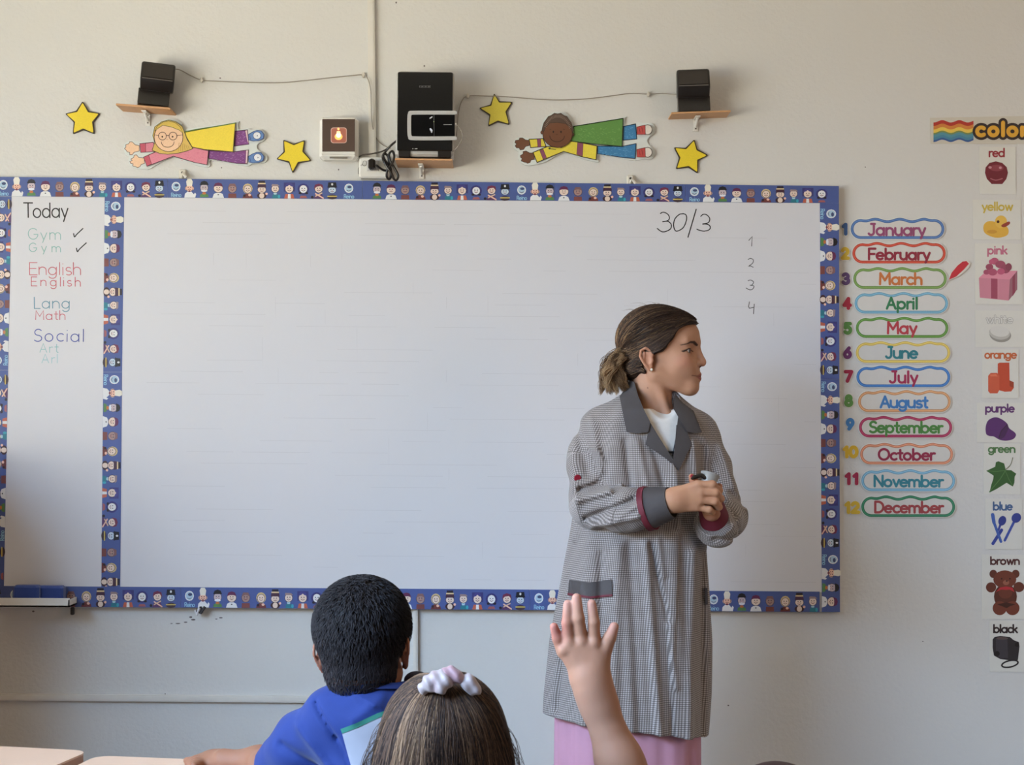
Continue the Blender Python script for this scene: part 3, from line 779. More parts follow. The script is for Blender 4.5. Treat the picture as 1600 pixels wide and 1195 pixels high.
def speaker(x0, x1, shelf_px, tilt, yaw, lab, xt0, xt1):
    yf = -0.08; a = P(x0, shelf_px, yf); b_ = P(x1, shelf_px, yf); z = (a[2]+b_[2])/2+.0006; c = ((a[0]+b_[0])/2, 0, z)
    low = [(-0.0790,z), (-0.0740,z+.022), (-0.0680,z+.037), (-0.0700,z+.045), (-0.0300,z+.05), (-0.0250,z)]
    mb = MB(); prism_x(mb, low, a[0], b_[0]); rotZ(mb, (c[0], -.055), yaw); rotY(mb, c, tilt)
    o = mb.build('speaker', blk, smooth=True, sharp=35); tag(o, lab, 'speaker', 'black desktop speakers on wall shelves')
    ta = P(xt0, shelf_px-50, -.095)[0]; tb_ = P(xt1, shelf_px-50, -.095)[0]
    top = [(-0.0720,z+.040), (-0.0960,z+.058), (-0.1000,z+.066), (-0.0980,z+.071), (-0.0820,z+.113), (-0.0770,z+.118), (-0.0400,z+.119), (-0.0320,z+.113), (-0.0300,z+.045)]
    mb = MB(); prism_x(mb, top, ta, tb_, bev=.006); rotZ(mb, (c[0], -.055), yaw); rotY(mb, c, tilt); h = mb.build('cabinet_head', blk, o, smooth=True, sharp=35)
    mb = MB(); i = .006
    f0 = (-0.1002,z+.0715); f1 = (-0.0835,z+.111)
    v = [(ta+i,f0[0],f0[1]), (tb_-i,f0[0],f0[1]), (tb_-i,f1[0],f1[1]), (ta+i,f1[0],f1[1])]; v += [(p[0],p[1]+.003,p[2]-.001) for p in v]
    mb.add(v, [[0,1,2,3],[7,6,5,4],[0,4,5,1],[1,5,6,2],[2,6,7,3],[3,7,4,0]]); rotZ(mb, (c[0], -.055), yaw); rotY(mb, c, tilt); mb.build('grille', blk2, h)
    mb = MB(); mb.tube([(ta+.005,-.1005,z+.0675), (tb_-.005,-.1005,z+.0675)], .0011, (120,112,106)); rotZ(mb, (c[0], -.055), yaw); rotY(mb, c, tilt); mb.build('trim_line', PRINT, h)
    return o
sh1, _ = shelf(181, 266, 164.5, -0.084, 0.006, math.radians(4.0), 'thin plywood shelf tilting to the right above the flying girl cutout', 231)
sh2, _ = shelf(1049, 1142, 173.6, -0.080, 0.005, math.radians(-2.5), 'thin plywood shelf tilting to the left at the upper right of the board', 1087)
speaker(212, 260, 163.2, math.radians(4.0), math.radians(12), 'black two tier speaker on the left wall shelf', 212.5, 264.5)
speaker(1061, 1111, 173.6, math.radians(-1.5), math.radians(-4), 'black two tier speaker on the right wall shelf', 1061, 1112)
sh3, _ = shelf(617, 707, 247.5, -0.125, 0.005, math.radians(0.3), 'thick plywood shelf holding the black projector', 659)
# projector
yf = -0.120; a = P(621.5, 112, yf); b_ = P(706.5, 246, yf)
mb = MB(); mb.box((a[0]-.004, -.113, b_[2]+.004), (b_[0]+.003, -.03, a[2]+.004), bev=.006)
pj = mb.build('projector', mat('silver_shell', (182,178,172), rough=0.35), smooth=False)
tag(pj, 'upright black projector with a white framed window on the middle shelf', 'projector')
mb = MB(); mb.box((a[0], yf, b_[2]+.018), (b_[0], -.111, a[2]), bev=.0022); pf = mb.build('front_panel', mat('gloss_black', (22,21,21), rough=0.18), pj)
mb = MB()
mb.box((a[0]+.004, yf+.002, b_[2]), (a[0]+.036, -.06, b_[2]+.0195), bev=.002); mb.box((b_[0]-.040, yf+.002, b_[2]), (b_[0]-.003, -.06, b_[2]+.0195), bev=.002)
mb.box((a[0]+.030, -.10, b_[2]+.001), (b_[0]-.03, -.06, b_[2]+.018)); mb.build('foot', blk, pj)
mb = MB()
mb.fat(smooth_pts([(711,176),(648,176),(641,177.5),(639.5,184),(639.5,207),(641,213.5),(648,216),(711,215.8)], 4), 6.0, yf-.0035, (180,178,176), thick=.0034)
mb.build('window_frame', PRINT, pj)
mb = MB(); mb.poly([(642,178.5),(710.5,178.5),(710.5,213.5),(642,213.5)], yf-.0014, (10,10,11), thick=.0012); mb.build('window', mat('dark_glass', (8,8,9), rough=0.06), pj)
mb = MB(); mb.poly([(677.7,178.6),(678.4,178.6),(678.6,213.4),(678,213.4)], yf-.0016, (90,90,92)); 
for i in range(6): mb.ell(694+i*2.2, 194.6, .7, .6, yf-.0016, (205,205,205), 6)
mb.ell(678, 190, .8, .8, yf-.0017, (190,210,150), 6)
for q in ([(671,184),(675.5,181.5),(675.8,183),(671.5,186)], [(671,201),(673,200),(676,203.5),(675.5,207),(672,204)], [(672.6,206),(675.5,205),(675,208)]): mb.poly(q, yf-.0017, (214,216,224))
for i, wd in enumerate((1.6, .9, 1.7, 1.7, 1.6)): pass
mb.build('markings', PRINT, pj)
mb = MB(); x = 655.2
for i in range(7): 
    mb.poly([(x,133.8),(x+1.9,133.8),(x+1.9,134.5),(x,134.5)], yf-.0007, (110,108,106)); mb.poly([(x+(i%2)*1.2,134.4),(x+.6+(i%2)*1.2,134.4),(x+.6+(i%2)*1.2,136.2),(x+(i%2)*1.2,136.2)], yf-.0007, (110,108,106)); mb.poly([(x,136.1),(x+1.8,136.1),(x+1.8,136.7),(x,136.7)], yf-.0007, (110,108,106)); x += 2.6
for (x, w_) in ((644.3,1.6),(648,4.2)): mb.poly([(x,231.9),(x+w_,231.7),(x+w_,232.8),(x,233)], yf-.0007, (190,190,188))
mb.build('lettering', PRINT, pf)
mb = MB(); c = P(711.5, 194.3, yf+.004); mb.lathe(c, [(.001,-.004),(.0035,-.003),(.0035,.003),(.001,.004)], (225,225,222), 10, 1); mb.build('jack', white_pl, pj)

# white glowing box on the wall
mb = MB(); a = P(499, 183, -.055); b_ = P(557, 249, -.055)
mb.box((a[0], -.052, b_[2]), (b_[0]+.004, -.0008, a[2]+.002), bev=.009)
mb.box((a[0]+.006, -.056, b_[2]+.013), (b_[0]-.002, -.05, a[2]-.0005), bev=.003)
lb = mb.build('lamp_box', mat('plastic_wrapped_white', (228,224,216), rough=0.12, bump=0.5, bscale=25), smooth=False)
tag(lb, 'square white box with a brown front and a small glowing lamp, left of the projector', 'lamp')
mb = MB(); mb.poly([(503.5,186),(554.5,186),(554.5,236.5),(503.5,236.5)], -.0585, (78,58,46), thick=.0025); mb.build('front_plate', PRINT, lb)
mb = MB()
def rrect(x0, y0, x1, y1, r): 
    o = []
    for (cx, cy, s0) in ((x1-r,y0+r,-90),(x1-r,y1-r,0),(x0+r,y1-r,90),(x0+r,y0+r,180)):
        o += [(cx+r*math.cos(math.radians(s0+t)), cy+r*math.sin(math.radians(s0+t))) for t in (0,30,60,90)]
    return o
mb.poly(rrect(516.8,199.2,541.8,223.6,4), -.0591, (214,180,165), thick=.0006); mb.poly(rrect(517.8,200.2,540.8,222.6,3.4), -.0594, (176,104,84)); mb.build('lamp_window', PRINT, lb)
mb = MB()
for (cx, cy, rx, ry, c) in ((529,213.5,6.2,5.2,(255,170,90)),(529,211,3.9,4.2,(255,236,190)),(529,206.6,3.2,2,(255,214,150)),(528.8,201.4,1.8,1.9,(255,176,110))): mb.ell(cx, cy, rx, ry, -.0597-0.0001*len(mb.f), c, 14)
mb.build('lamp_glow', mat('lamp_flame', attr=True, emit=1.0), lb)
mb = MB(); mb.poly([(515,244.6),(543,244.9),(543,247.8),(515,247.4)], -.0575, (120,112,100), thick=.002); mb.build('slot', PRINT, lb)

# socket box, plug, cords
mb = MB(); a = P(561, 245, -.035); b_ = P(607, 278, -.035); mb.box((a[0], -.034, b_[2]), (b_[0], -.0008, a[2]), bev=.004)
mb.box((a[0]+.006, -.0355, b_[2]+.004), (b_[0]-.003, -.033, b_[2]+.010))
sk = mb.build('socket_box', white_pl); tag(sk, 'white wall socket box with a plug in it, right above the board border', 'socket')
mb = MB(); c = P(582, 259, -.036)
mb.box((c[0]-.016, -.038, c[2]-.015), (c[0]+.018, -.034, c[2]+.015), (205,202,200), bev=.001); mb.build('socket_plate', PRINT, sk)
mb = MB(); mb.box((c[0]-.0095, -.072, c[2]-.0155), (c[0]+.0095, -.0385, c[2]+.0155), bev=.005); pg = mb.build('plug', blk); tag(pg, 'chunky black power plug pushed into the wall socket box', 'plug')
def cord(name, pts, r, rgb, lab, cat='cable', group=None, m_=None, Ydef=-.006):
    q = [tuple(P(p[0], p[1], p[2] if len(p) > 2 else Ydef)) for p in pts]
    mb = MB(); mb.tube(smooth_pts(q, 6), r, rgb, 6); o = mb.build(name, m_ or PRINT, smooth=True); tag(o, lab, cat, group); return o
GC = (150,140,128)
c1 = cord('speaker_cable', [(263,108,-.04),(275,108,-.02),(283,110),(298,118),(315,125),(345,127),(400,129),(440,129),(475,126),(520,121),(550,118),(568,117),(575,124,-.02),(579,140,-.02),(580,165,-.02),(581,190,-.02),(586,212),(596,225),(610,232,-.02)], .0014, GC, 'thin grey cable from the left speaker to the trunking')
c2 = cord('speaker_cable', [(1062,147,-.05),(1050,147,-.02),(1035,146),(1013,147),(985,146),(960,149),(920,154),(880,156),(840,155),(790,151),(760,150),(731,150),(722,157),(717,172),(715,190,-.02),(714,205,-.1),(713,215,-.1)], .0014, GC, 'thin grey cable from the projector to the right speaker')
cord('jack_cable', [(712,194.4,-.12),(717,198,-.12),(722,208,-.12),(721,219,-.12),(715,229,-.14),(706,238,-.10)], .0013, GC, 'short grey cable looping down from the jack of the projector')
for (x, y, par, lab) in ((315,125,c1,0),(568,117,c1,0),(731,150,c2,0),(1013,147,c2,0)):
    mb = MB(); c = P(x, y, -.007); mb.box((c[0]-.003, -.010, c[2]-.007), (c[0]+.003, -.0007, c[2]+.007), (206,198,186), bev=.001); mb.tube([c+v3((-.005,0,-.001)), c+v3((.005,0,-.001))], .0028, (206,198,186)); mb.build('clip', PRINT, par)
cord('dark_cord', [(548,249,-.04),(556,248,-.02),(566,242.5,-.036),(582,240,-.04),(598,236,-.04),(612,227,-.04),(622,216,-.08)], .0022, (66,56,50), 'dark cord from the glowing lamp box to the projector')
cord('power_cord', [(588,258,-.07),(593,262,-.06),(600,266,-.05),(606,265,-.05),(608,255,-.05),(606,244,-.05),(600,240,-.05),(598,247,-.055),(603,258,-.06),(611,270,-.06),(616,280,-.055),(620,281,-.05),(622,274,-.05),(616,262,-.05),(610,252,-.05),(608,241,-.05),(613,236,-.05),(616,244,-.055),(613,255,-.06),(606,264,-.06),(604,275,-.055),(608,280,-.05),(611,274,-.05),(610,262,-.05),(603,252,-.055),(599,243,-.06),(604,235,-.06),(612,226,-.07),(620,220,-.09)], .0034, (20,18,18), 'black power cord tied in loops left of the projector', 'cable', None, blk)
cord('thin_wire', [(560,272,-.004),(560,264,-.004),(563,259,-.03),(566,257,-.04),(568,252,-.04),(572,252,-.04),(572,258,-.04),(568,259,-.04),(566,256,-.04)], .0008, (110,100,92), 'hair thin grey wire curling at the left of the socket box')

# ================================================================ stars
foam = mat('foam_card_edge', attr=True, rough=0.5, var=0.02)
def star(pts, lab, sh=(232,204,44)):
    mb = MB(); sm = []
    n = len(pts)
    for i in range(n):
        p0, p1, p2 = np.array(pts[i-1]), np.array(pts[i]), np.array(pts[(i+1) % n])
        k = 0.13 if i % 2 == 0 else 0.08
        a_, b_ = p1+(p0-p1)*k, p1+(p2-p1)*k
        sm += [tuple(a_), tuple((a_+b_)/2*0.45+p1*0.55), tuple(b_)]
    mb.poly(sm, -.006, (56,42,26), thick=.0054)
    o = mb.build('paper_star', foam); tag(o, lab, 'star', 'yellow paper stars on the wall')
    c = np.mean(np.array(pts), 0); 
    ins = [tuple(c+(np.array(p)-c)*0.0+ (np.array(p)-c)*(1-2.4/np.linalg.norm(np.array(p)-c))) for p in sm]
    mb = MB(); mb.poly(ins, -.0063, sh); mb.build('yellow_face', CRAYON, o)
star([(129,158),(139,173.5),(156.5,177),(146,191),(147.5,209.5),(130,203),(113.5,209.5),(115,191),(101.5,177.5),(119,173)], 'yellow paper star at the far left, left of the speaker shelf')
star([(476.5,218.5),(474.5,236),(487,251),(466.5,255),(457,270.5),(451,254),(431.5,248.5),(443,237),(442.5,218),(459,224.5)], 'yellow paper star between the flying girl and the lamp box')
star([(772,145.5),(780.5,158),(801,159),(792,174.5),(796.5,195),(778,190.5),(762.5,197.5),(764.5,180),(748.5,168.5),(766,163.5)], 'yellow paper star right of the projector, hung over the cable', (214,196,70))
star([(1085,217.5),(1090,233),(1107,242.5),(1091.5,250.5),(1090.5,271),(1076,261.5),(1056,264),(1061,246.5),(1053,230),(1071,231)], 'yellow paper star below the right speaker shelf')

# ================================================================ flying children cutouts
class Cut:
    def __init__(s, ox, oy, sc, card, lab):
        s.t = lambda q: [(ox+x/sc, oy+y/sc) for x, y in q]
        s.sc = sc; mb = MB(); mb.poly(smooth_pts(s.t(card), 2, True), -.006, (214,218,214), thick=.0054)
        s.o = tag(mb.build('paper_cutout', foam), lab, 'cutout'); s.y = -.0062
    def part(s, name, shapes, parent=None, mt=None):
        mb = MB()
        for sh in shapes:
            s.y -= .00005; kind = sh[0]
            if kind == 'p':
                q = s.t(sh[1]); mb.poly(q, s.y, sh[2])
                if len(sh) > 3 and sh[3]: mb.stroke(q+[q[0], q[1]], sh[4]/s.sc if len(sh) > 4 else 6/s.sc, s.y-.00003, sh[3], cap=1)
            elif kind == 'e':
                _, (cx, cy, rx, ry), c = sh[:3]; q = s.t(ellp(cx, cy, rx, ry, 24)); mb.poly(q, s.y, c)
                if len(sh) > 3 and sh[3]: mb.stroke(q+[q[0], q[1]], (sh[4] if len(sh) > 4 else 6)/s.sc, s.y-.00003, sh[3], cap=1)
            else: mb.stroke(s.t(sh[1]), sh[3]/s.sc, s.y-.00003, sh[2], cap=2)
        return mb.build(name, mt or CRAYON, parent or s.o)
def scribble(x0, y0, x1, y1, n, seed):
    r = random.Random(seed); return [('s', [(x, y), (x+r.uniform(6,22), y+r.uniform(-9,9))], None, 3) for x, y in [(r.uniform(x0, x1), r.uniform(y0, y1)) for _ in range(n)]]
def scr(x0, y0, x1, y1, n, seed, c): return [(k, p, c, w) for k, p, _, w in scribble(x0, y0, x1, y1, n, seed)]
LN = (72,36,48)
g = Cut(190, 160, 6.667, [(20,470),(35,425),(90,397),(180,405),(310,398),(312,330),(340,250),(410,190),(490,166),(570,180),(630,220),(672,278),(1180,202),(1215,205),(1218,282),(1320,268),(1345,288),(1430,277),(1480,298),(1503,340),(1490,390),(1440,418),(1410,445),(1416,490),(1460,515),(1503,545),(1517,590),(1490,625),(1430,637),(1350,642),(1320,662),(1200,648),(927,598),(922,650),(890,675),(760,650),(540,568),(300,688),(250,692),(160,690),(90,655),(70,598),(76,560),(40,540)],
        'paper cutout of a flying blond girl with glasses and yellow cape, left of the projector')
SKN = (236,196,160)
g.part('hand', [('p', [(185,450),(140,440),(110,410),(85,410),(75,430),(45,440),(45,465),(30,480),(45,495),(60,515),(85,520),(85,545),(110,545),(130,520),(185,505)], SKN, LN, 5)])
g.part('hand', [('p', [(235,580),(180,575),(155,545),(130,550),(125,575),(95,590),(110,605),(85,615),(95,635),(120,640),(115,660),(150,670),(165,680),(190,670),(205,645),(240,635)], SKN, LN, 5)])
g.part('sleeve', [('p', [(190,430),(330,415),(370,500),(350,512),(200,520)], (216,130,146), LN, 7), ('p', [(190,430),(250,425),(252,517),(200,520)], (192,84,100), LN, 4)])
g.part('trouser_leg', [('p', [(1180,300),(1310,285),(1325,435),(1175,455)], (128,66,130), LN, 7), ('p', [(1285,292),(1308,287),(1324,432),(1308,400)], (224,190,196), LN, 3)]+scr(1190,310,1280,430,26,1,(176,130,178)))
g.part('trouser_leg', [('p', [(905,500),(1160,515),(1320,495),(1305,640),(1200,635),(905,582)], (128,66,130), LN, 7), ('p', [(1296,500),(1318,497),(1306,636),(1290,634)], (224,190,196), LN, 3)]+scr(920,520,1270,620,60,2,(176,130,178)))
g.part('shirt', [('p', [(230,570),(400,495),(560,520),(740,465),(905,505),(890,650),(760,625),(540,560),(265,665)], (218,132,148), LN, 7), ('p', [(230,570),(282,548),(312,640),(265,665)], (192,84,100), LN, 4)]+scr(620,520,870,620,20,3,(206,108,132)))
g.part('cape', [('p', [(660,310),(1185,215),(1160,515),(860,490),(735,465),(675,360)], (236,208,66), (84,60,30), 8), ('s', [(662,304),(800,278),(1000,248),(1100,230),(1188,214)], (88,116,52), 11)])
for (a_, b_, c_, dy) in ((1410,345,0,0), (1417,573,0,0)):
    y0 = b_-345
    g.part('shoe', [('p', [(1320,335+y0),(1360,310+y0),(1410,290+y0),(1455,296+y0),(1484,335+y0),(1475,375+y0),(1430,398+y0),(1370,402+y0),(1325,392+y0)], (96,130,184), (44,56,110), 6), ('e', (a_,b_,40,38), (228,228,232), (44,56,110), 5), ('s', [(a_+2,b_-4),(a_+8,b_+4),(a_-2,b_+6)], (60,60,90), 5), ('s', [(1335,350+y0),(1345,388+y0)], (44,56,110), 5)])
hd = g.part('head', [('p', [(325,345),(345,255),(420,200),(490,183),(560,200),(630,250),(655,310),(682,385),(742,480),(690,502),(590,528),(480,540),(395,530),(318,498),(345,420)], (214,178,92), (86,84,40), 6), ('e', (490,362,150,150), SKN, LN, 6)])
g.part('hair_fringe', [('p', [(345,300),(372,245),(430,205),(490,192),(560,212),(615,260),(640,320),(600,288),(520,256),(430,238),(380,270)], (216,184,84), (86,84,40), 5)]+[('s', [(600+i*18,420+i*6),(590+i*24,512-i*4)], (176,136,66), 4) for i in range(6)], hd)
g.part('face', [('s', ellp(425,350,41,41,20)+[(466,350)], LN, 6), ('s', ellp(535,350,41,41,20)+[(576,350)], LN, 6), ('s', [(465,345),(495,345)], LN, 6), ('s', [(345,338),(385,345)], LN, 4), ('s', [(576,345),(640,338)], LN, 4), ('e', (424,357,9,9), (60,36,30)), ('e', (531,357,9,9), (60,36,30)), ('s', ellp(480,410,67,57,14,0,0,180), LN, 5), ('s', [(468,385),(484,385)], (190,130,110), 4)], hd)
LB = (52,34,30); BR = (112,70,46)
b = Cut(790, 160, 6.4, [(75,430),(80,390),(110,355),(160,345),(240,355),(348,353),(350,290),(370,190),(430,120),(520,90),(600,105),(660,160),(700,228),(1170,147),(1197,152),(1197,222),(1320,198),(1380,205),(1450,205),(1492,240),(1485,310),(1440,340),(1413,385),(1440,430),(1487,470),(1492,520),(1450,567),(1380,565),(1320,577),(1240,573),(932,522),(932,592),(890,592),(750,556),(580,502),(400,594),(240,630),(160,608),(125,550),(130,490),(90,470)],
        'paper cutout of a flying boy with brown skin and green cape, right of the projector')
b.part('hand', [('p', [(240,380),(200,375),(170,355),(140,355),(135,375),(100,380),(92,400),(110,415),(95,435),(110,455),(135,455),(145,475),(180,470),(200,440),(240,430)], BR, LB, 5)])
b.part('hand', [('p', [(280,505),(240,505),(205,485),(175,490),(175,515),(148,530),(150,550),(165,560),(155,585),(185,597),(205,600),(220,610),(245,600),(255,575),(290,570)], BR, LB, 5)])
YL = (224,204,66); MR = (136,70,96)
b.part('sleeve', [('p', [(235,368),(375,362),(405,440),(250,452)], YL, LB, 8), ('p', [(315,365),(350,362),(355,445),(322,448)], MR, LB, 3)])
b.part('trouser_leg', [('p', [(1180,240),(1300,215),(1312,365),(1175,378)], (62,126,172), (30,40,60), 8)]+scr(1190,240,1270,350,18,5,(110,168,206)))
b.part('trouser_leg', [('p', [(920,435),(1165,440),(1305,412),(1295,560),(1180,552),(920,512)], (62,126,172), (30,40,60), 8)]+scr(930,440,1260,540,46,6,(110,168,206)))
b.part('shirt', [('p', [(275,500),(420,440),(560,450),(640,385),(720,395),(915,435),(905,573),(760,542),(580,490),(400,564),(315,600)], YL, LB, 8), ('p', [(340,480),(375,466),(410,552),(375,568)], MR, LB, 3), ('p', [(720,400),(775,408),(770,538),(710,520)], MR, LB, 3), ('e', (440,460,12,10), (80,84,50)), ('s', [(455,465),(500,470)], (80,84,50), 7)])
b.part('cape', [('p', [(680,240),(1175,160),(1165,440),(880,415),(645,385)], (94,140,66), (30,40,30), 9)]+scr(720,250,1140,410,90,7,(124,168,90)))
for y0 in (0, 226):
    b.part('shoe', [('e', (1420,272+y0,45,49), (226,216,206), LB, 6), ('p', [(1312,245+y0),(1395,226+y0),(1398,320+y0),(1315,320+y0)], (190,74,68), (100,30,34), 5), ('s', [(1335,255+y0),(1345,300+y0)], (110,36,40), 5), ('s', [(1362,250+y0),(1372,300+y0)], (110,36,40), 5)])
hd = b.part('head', [('e', (366,300,15,17), BR, LB, 5), ('e', (668,320,14,16), BR, LB, 5), ('e', (520,315,148,136), BR, LB, 6)], None, PRINT)
cur = []
for i in range(15):
    a_ = math.radians(186+i*168/14); cur += [(520+158*math.cos(a_), 300+190*math.sin(a_)*(.98 if i % 2 else 1.04))]
b.part('curly_hair', [('p', cur+[(672,300),(640,245),(600,212),(520,200),(440,206),(400,250),(376,300)], (84,64,52), LB, 4)]+[('s', [(520+120*math.cos(math.radians(t)), 300+150*math.sin(math.radians(t))), (520+138*math.cos(math.radians(t)), 300+176*math.sin(math.radians(t)))], (150,128,112), 4) for t in range(200, 345, 6)], hd)
b.part('face', [('e', (477,294,7,11), (36,20,16)), ('e', (554,294,7,11), (36,20,16)), ('s', ellp(515,335,74,58,14,0,0,180), (58,32,22), 6), ('s', [(503,320),(522,320)], (58,32,22), 4), ('s', [(440,275),(455,266)], (58,32,22), 4), ('s', [(575,266),(590,273)], (58,32,22), 4)], hd, PRINT)

# ================================================================ month tags and numbers
MO = [('January',1329,1475.7,342,373.5,1357,1444.6,367,17.3,(76,112,166),(150,74,112),'1',1319,358,(56,92,142)),
 ('February',1331.6,1478,379.7,411.8,1356.5,1451.7,405,16.6,(190,70,52),(146,42,62),'2',1320,396,(206,172,56)),
 ('March',1333,1479.5,419,451.5,1373.5,1440,443.8,17,(112,146,76),(200,116,62),'3',1321,435.5,(92,66,110)),
 ('April',1335,1481.5,457.9,490,1384.5,1433,482,17,(112,164,188),(48,122,80),'4',1323,474,(164,36,60)),
 ('May',1337,1482,496.6,528,1386,1431,520.6,17.5,(92,140,62),(184,60,72),'5',1324,513,(86,134,66)),
 ('June',1337,1485,534.7,567,1384.5,1432.6,559,17,(214,184,92),(44,126,136),'6',1323.5,551,(104,42,98)),
 ('July',1338,1485,573,605,1390,1432.6,597.6,17.5,(58,116,182),(164,42,82),'7',1325,588,(158,32,66)),
 ('August',1340.5,1485.8,611,644,1375.5,1448.4,636.3,17,(202,148,104),(62,124,188),'8',1325.5,626,(92,142,72)),
 ('September',1342,1488,651.4,683.6,1358.5,1471.5,675.3,16.5,(164,48,88),(74,136,66),'9',1328,663,(62,126,184)),
 ('October',1343.6,1489.5,693.5,725.7,1372,1459.6,718,16.5,(204,134,104),(150,42,74),'10',1328.5,706,(216,174,48)),
 ('November',1345.5,1492.6,734.7,767.5,1365.5,1472.4,759.6,16.5,(120,170,196),(54,134,150),'11',1330,748,(160,36,72)),
 ('December',1345.5,1492.6,775.6,807.8,1366.5,1472.6,800.3,16.5,(48,124,90),(164,68,72),'12',1331,793,(210,176,56))]
def tagshape(x0, x1, y0, y1, d):
    r = (y1-y0)/2-d; cy = (y0+y1)/2; xa, xb = x0+d+r, x1-d-r; o = []
    for t in range(90, 271, 15): o.append((xa+r*math.cos(math.radians(t)), cy+r*math.sin(math.radians(t))))
    n = 40
    for i in range(1, n):
        u = i/n; o.append((xa+(xb-xa)*u, cy-r+2.0*(math.sin(u*6*math.pi+1.0)*min(1, 8*u, 8*(1-u)))))
    for t in range(-90, 91, 15): o.append((xb+r*math.cos(math.radians(t)), cy+r*math.sin(math.radians(t))))
    return o
CN = {'January':'light blue','February':'orange red','March':'olive green','April':'pale blue','May':'green','June':'yellow','July':'blue','August':'tan','September':'crimson','October':'salmon','November':'pale blue','December':'dark green'}
for (nm,x0,x1,y0,y1,tx0,tx1,base,cap,rc,tc_,num,nx,ny,nc) in MO:
    mb = MB(); mb.poly(tagshape(x0-1, x1+1, y0-1, y1+1, 0), -.0035, (222,220,214), thick=.0030)
    o = tag(mb.build('month_tag', foam), 'month name tag reading %s with a %s wavy outline' % (nm, CN[nm]), 'sign', 'month name tags on the wall')
    mb = MB(); mb.poly(tagshape(x0, x1, y0, y1, 0.2), -.0037, rc); mb.poly(tagshape(x0, x1, y0, y1, 1.9), -.00374, tuple(min(255, int(c*1.16+18)) for c in rc)); mb.poly(tagshape(x0, x1, y0, y1, 2.7), -.00378, rc)
    mb.poly(tagshape(x0, x1, y0, y1, 4.6), -.00382, (214,210,204)); mb.build('outline', PRINT, o)
    mb = MB(); text(mb, nm, tx0, tx1, base, cap, 3.7, -.0040, tc_, slope=0.004); mb.build('lettering', PRINT, o)
    w = 15 if len(num) == 1 else 27
    mb = MB(); text(mb, num, nx-w/2+3, nx+w/2-3, ny+7.2, 14.6, 7.4, -.0028, (222,216,206), thick=.0024)
    o = tag(mb.build('number_cutout', foam), 'chunky %s number %s cutout beside the %s tag' % ({'1':'blue','2':'yellow','3':'purple','4':'crimson','5':'green','6':'dark purple','7':'crimson','8':'green','9':'blue','10':'yellow','11':'crimson','12':'yellow'}[num], num, nm), 'number', 'number cutouts beside the months')
    mb = MB(); text(mb, num, nx-w/2+3, nx+w/2-3, ny+7.2, 14.6, 5.8, -.0031, nc); mb.build('coloured_face', PRINT, o)
# red pencil pointer beside March
mb = MB(); mb.poly([(1481.5,438.5),(1485,427),(1492,417),(1503,408),(1511,405.5),(1516,411),(1514,418),(1499,431)], -.004, (222,214,204), thick=.0034)
o = tag(mb.build('arrow_cutout', foam), 'red paper pencil shape pointing at the March tag', 'pointer')
mb = MB(); mb.poly([(1482.5,437),(1487,426),(1496,415),(1504,408.6),(1510,407.8),(1514,412),(1506,421),(1494,432)], -.0043, (196,44,58)); mb.build('red_face', PRINT, o)

# ================================================================ colour cards
CY0 = -.0016
def card(x0, y0, x1, y1, lab):
    mb = MB(); mb.poly([(x0,y0),(x1,y0+.6),(x1+.3,y1+.4),(x0+.4,y1)], CY0, (218,215,206), thick=.0012)
    return tag(mb.build('colour_card', PRINT), lab, 'card', 'colour word cards')
def pic(o, name, fn):
    mb = MB(); n = [0]
    def yy(): n[0] += 1; return CY0-.0002-n[0]*.00004
    fn(mb, yy); return mb.build(name, PRINT, o)
def sh(c, k): return tuple(max(0, min(255, int(v*k))) for v in c)
o = card(1530,229,1587,303, 'colour card reading red with a glossy dark red fruit')
pic(o, 'lettering', lambda m, y: text(m, 'red', 1545.5, 1569, 244.5, 12.5, 2.6, y(), (150,40,52)))
def f(m, y):
    R_ = (112,28,44)
    m.poly([(1539,270),(1540,261.5),(1546,254.5),(1556,252),(1566,254.5),(1573,261),(1575,270),(1572.5,279.5),(1566,287.5),(1549.5,287.5),(1542,279.5)], y(), R_)
    m.ell(1557,262.5,11,5,y(),(140,58,70)); m.ell(1547,261.5,2.6,2,y(),(200,140,146)); m.ell(1563,262,2.2,2,y(),(200,140,146)); m.stroke(smooth_pts([(1548,279),(1556,281.5),(1566,279)],4),1.6,y(),(170,96,106))
pic(o, 'printed_fruit', f)
o = card(1519.5,312,1595,374, 'colour card reading yellow with a rubber duck')
pic(o, 'lettering', lambda m, y: text(m, 'yellow', 1534.5, 1581.5, 328.5, 12.5, 2.5, y(), (204,178,72)))
def f(m, y):
    Y_ = (222,172,66)
    m.poly(smooth_pts([(1537.5,362),(1537,352),(1543,346),(1553,346),(1562,352),(1573,354),(1576,362),(1572,368.5),(1558,371.5),(1545,368)],4,True), y(), Y_); m.ell(1564,346.5,9.5,10,y(),(228,184,80)); m.poly(smooth_pts([(1564.5,352),(1571,348),(1577,346),(1578,349.5),(1572,354),(1567,355)],3,True), y(), (150,56,44)); m.ell(1559.5,346.3,2.2,2.2,y(),(70,26,20)); m.ell(1550,362,8,3,y(),(206,150,56))
pic(o, 'printed_duck', f)
o = card(1523,380,1598,475, 'colour card reading pink with a ribboned gift box')
pic(o, 'lettering', lambda m, y: text(m, 'pink', 1543, 1573, 396.5, 12, 2.6, y(), (196,112,136)))
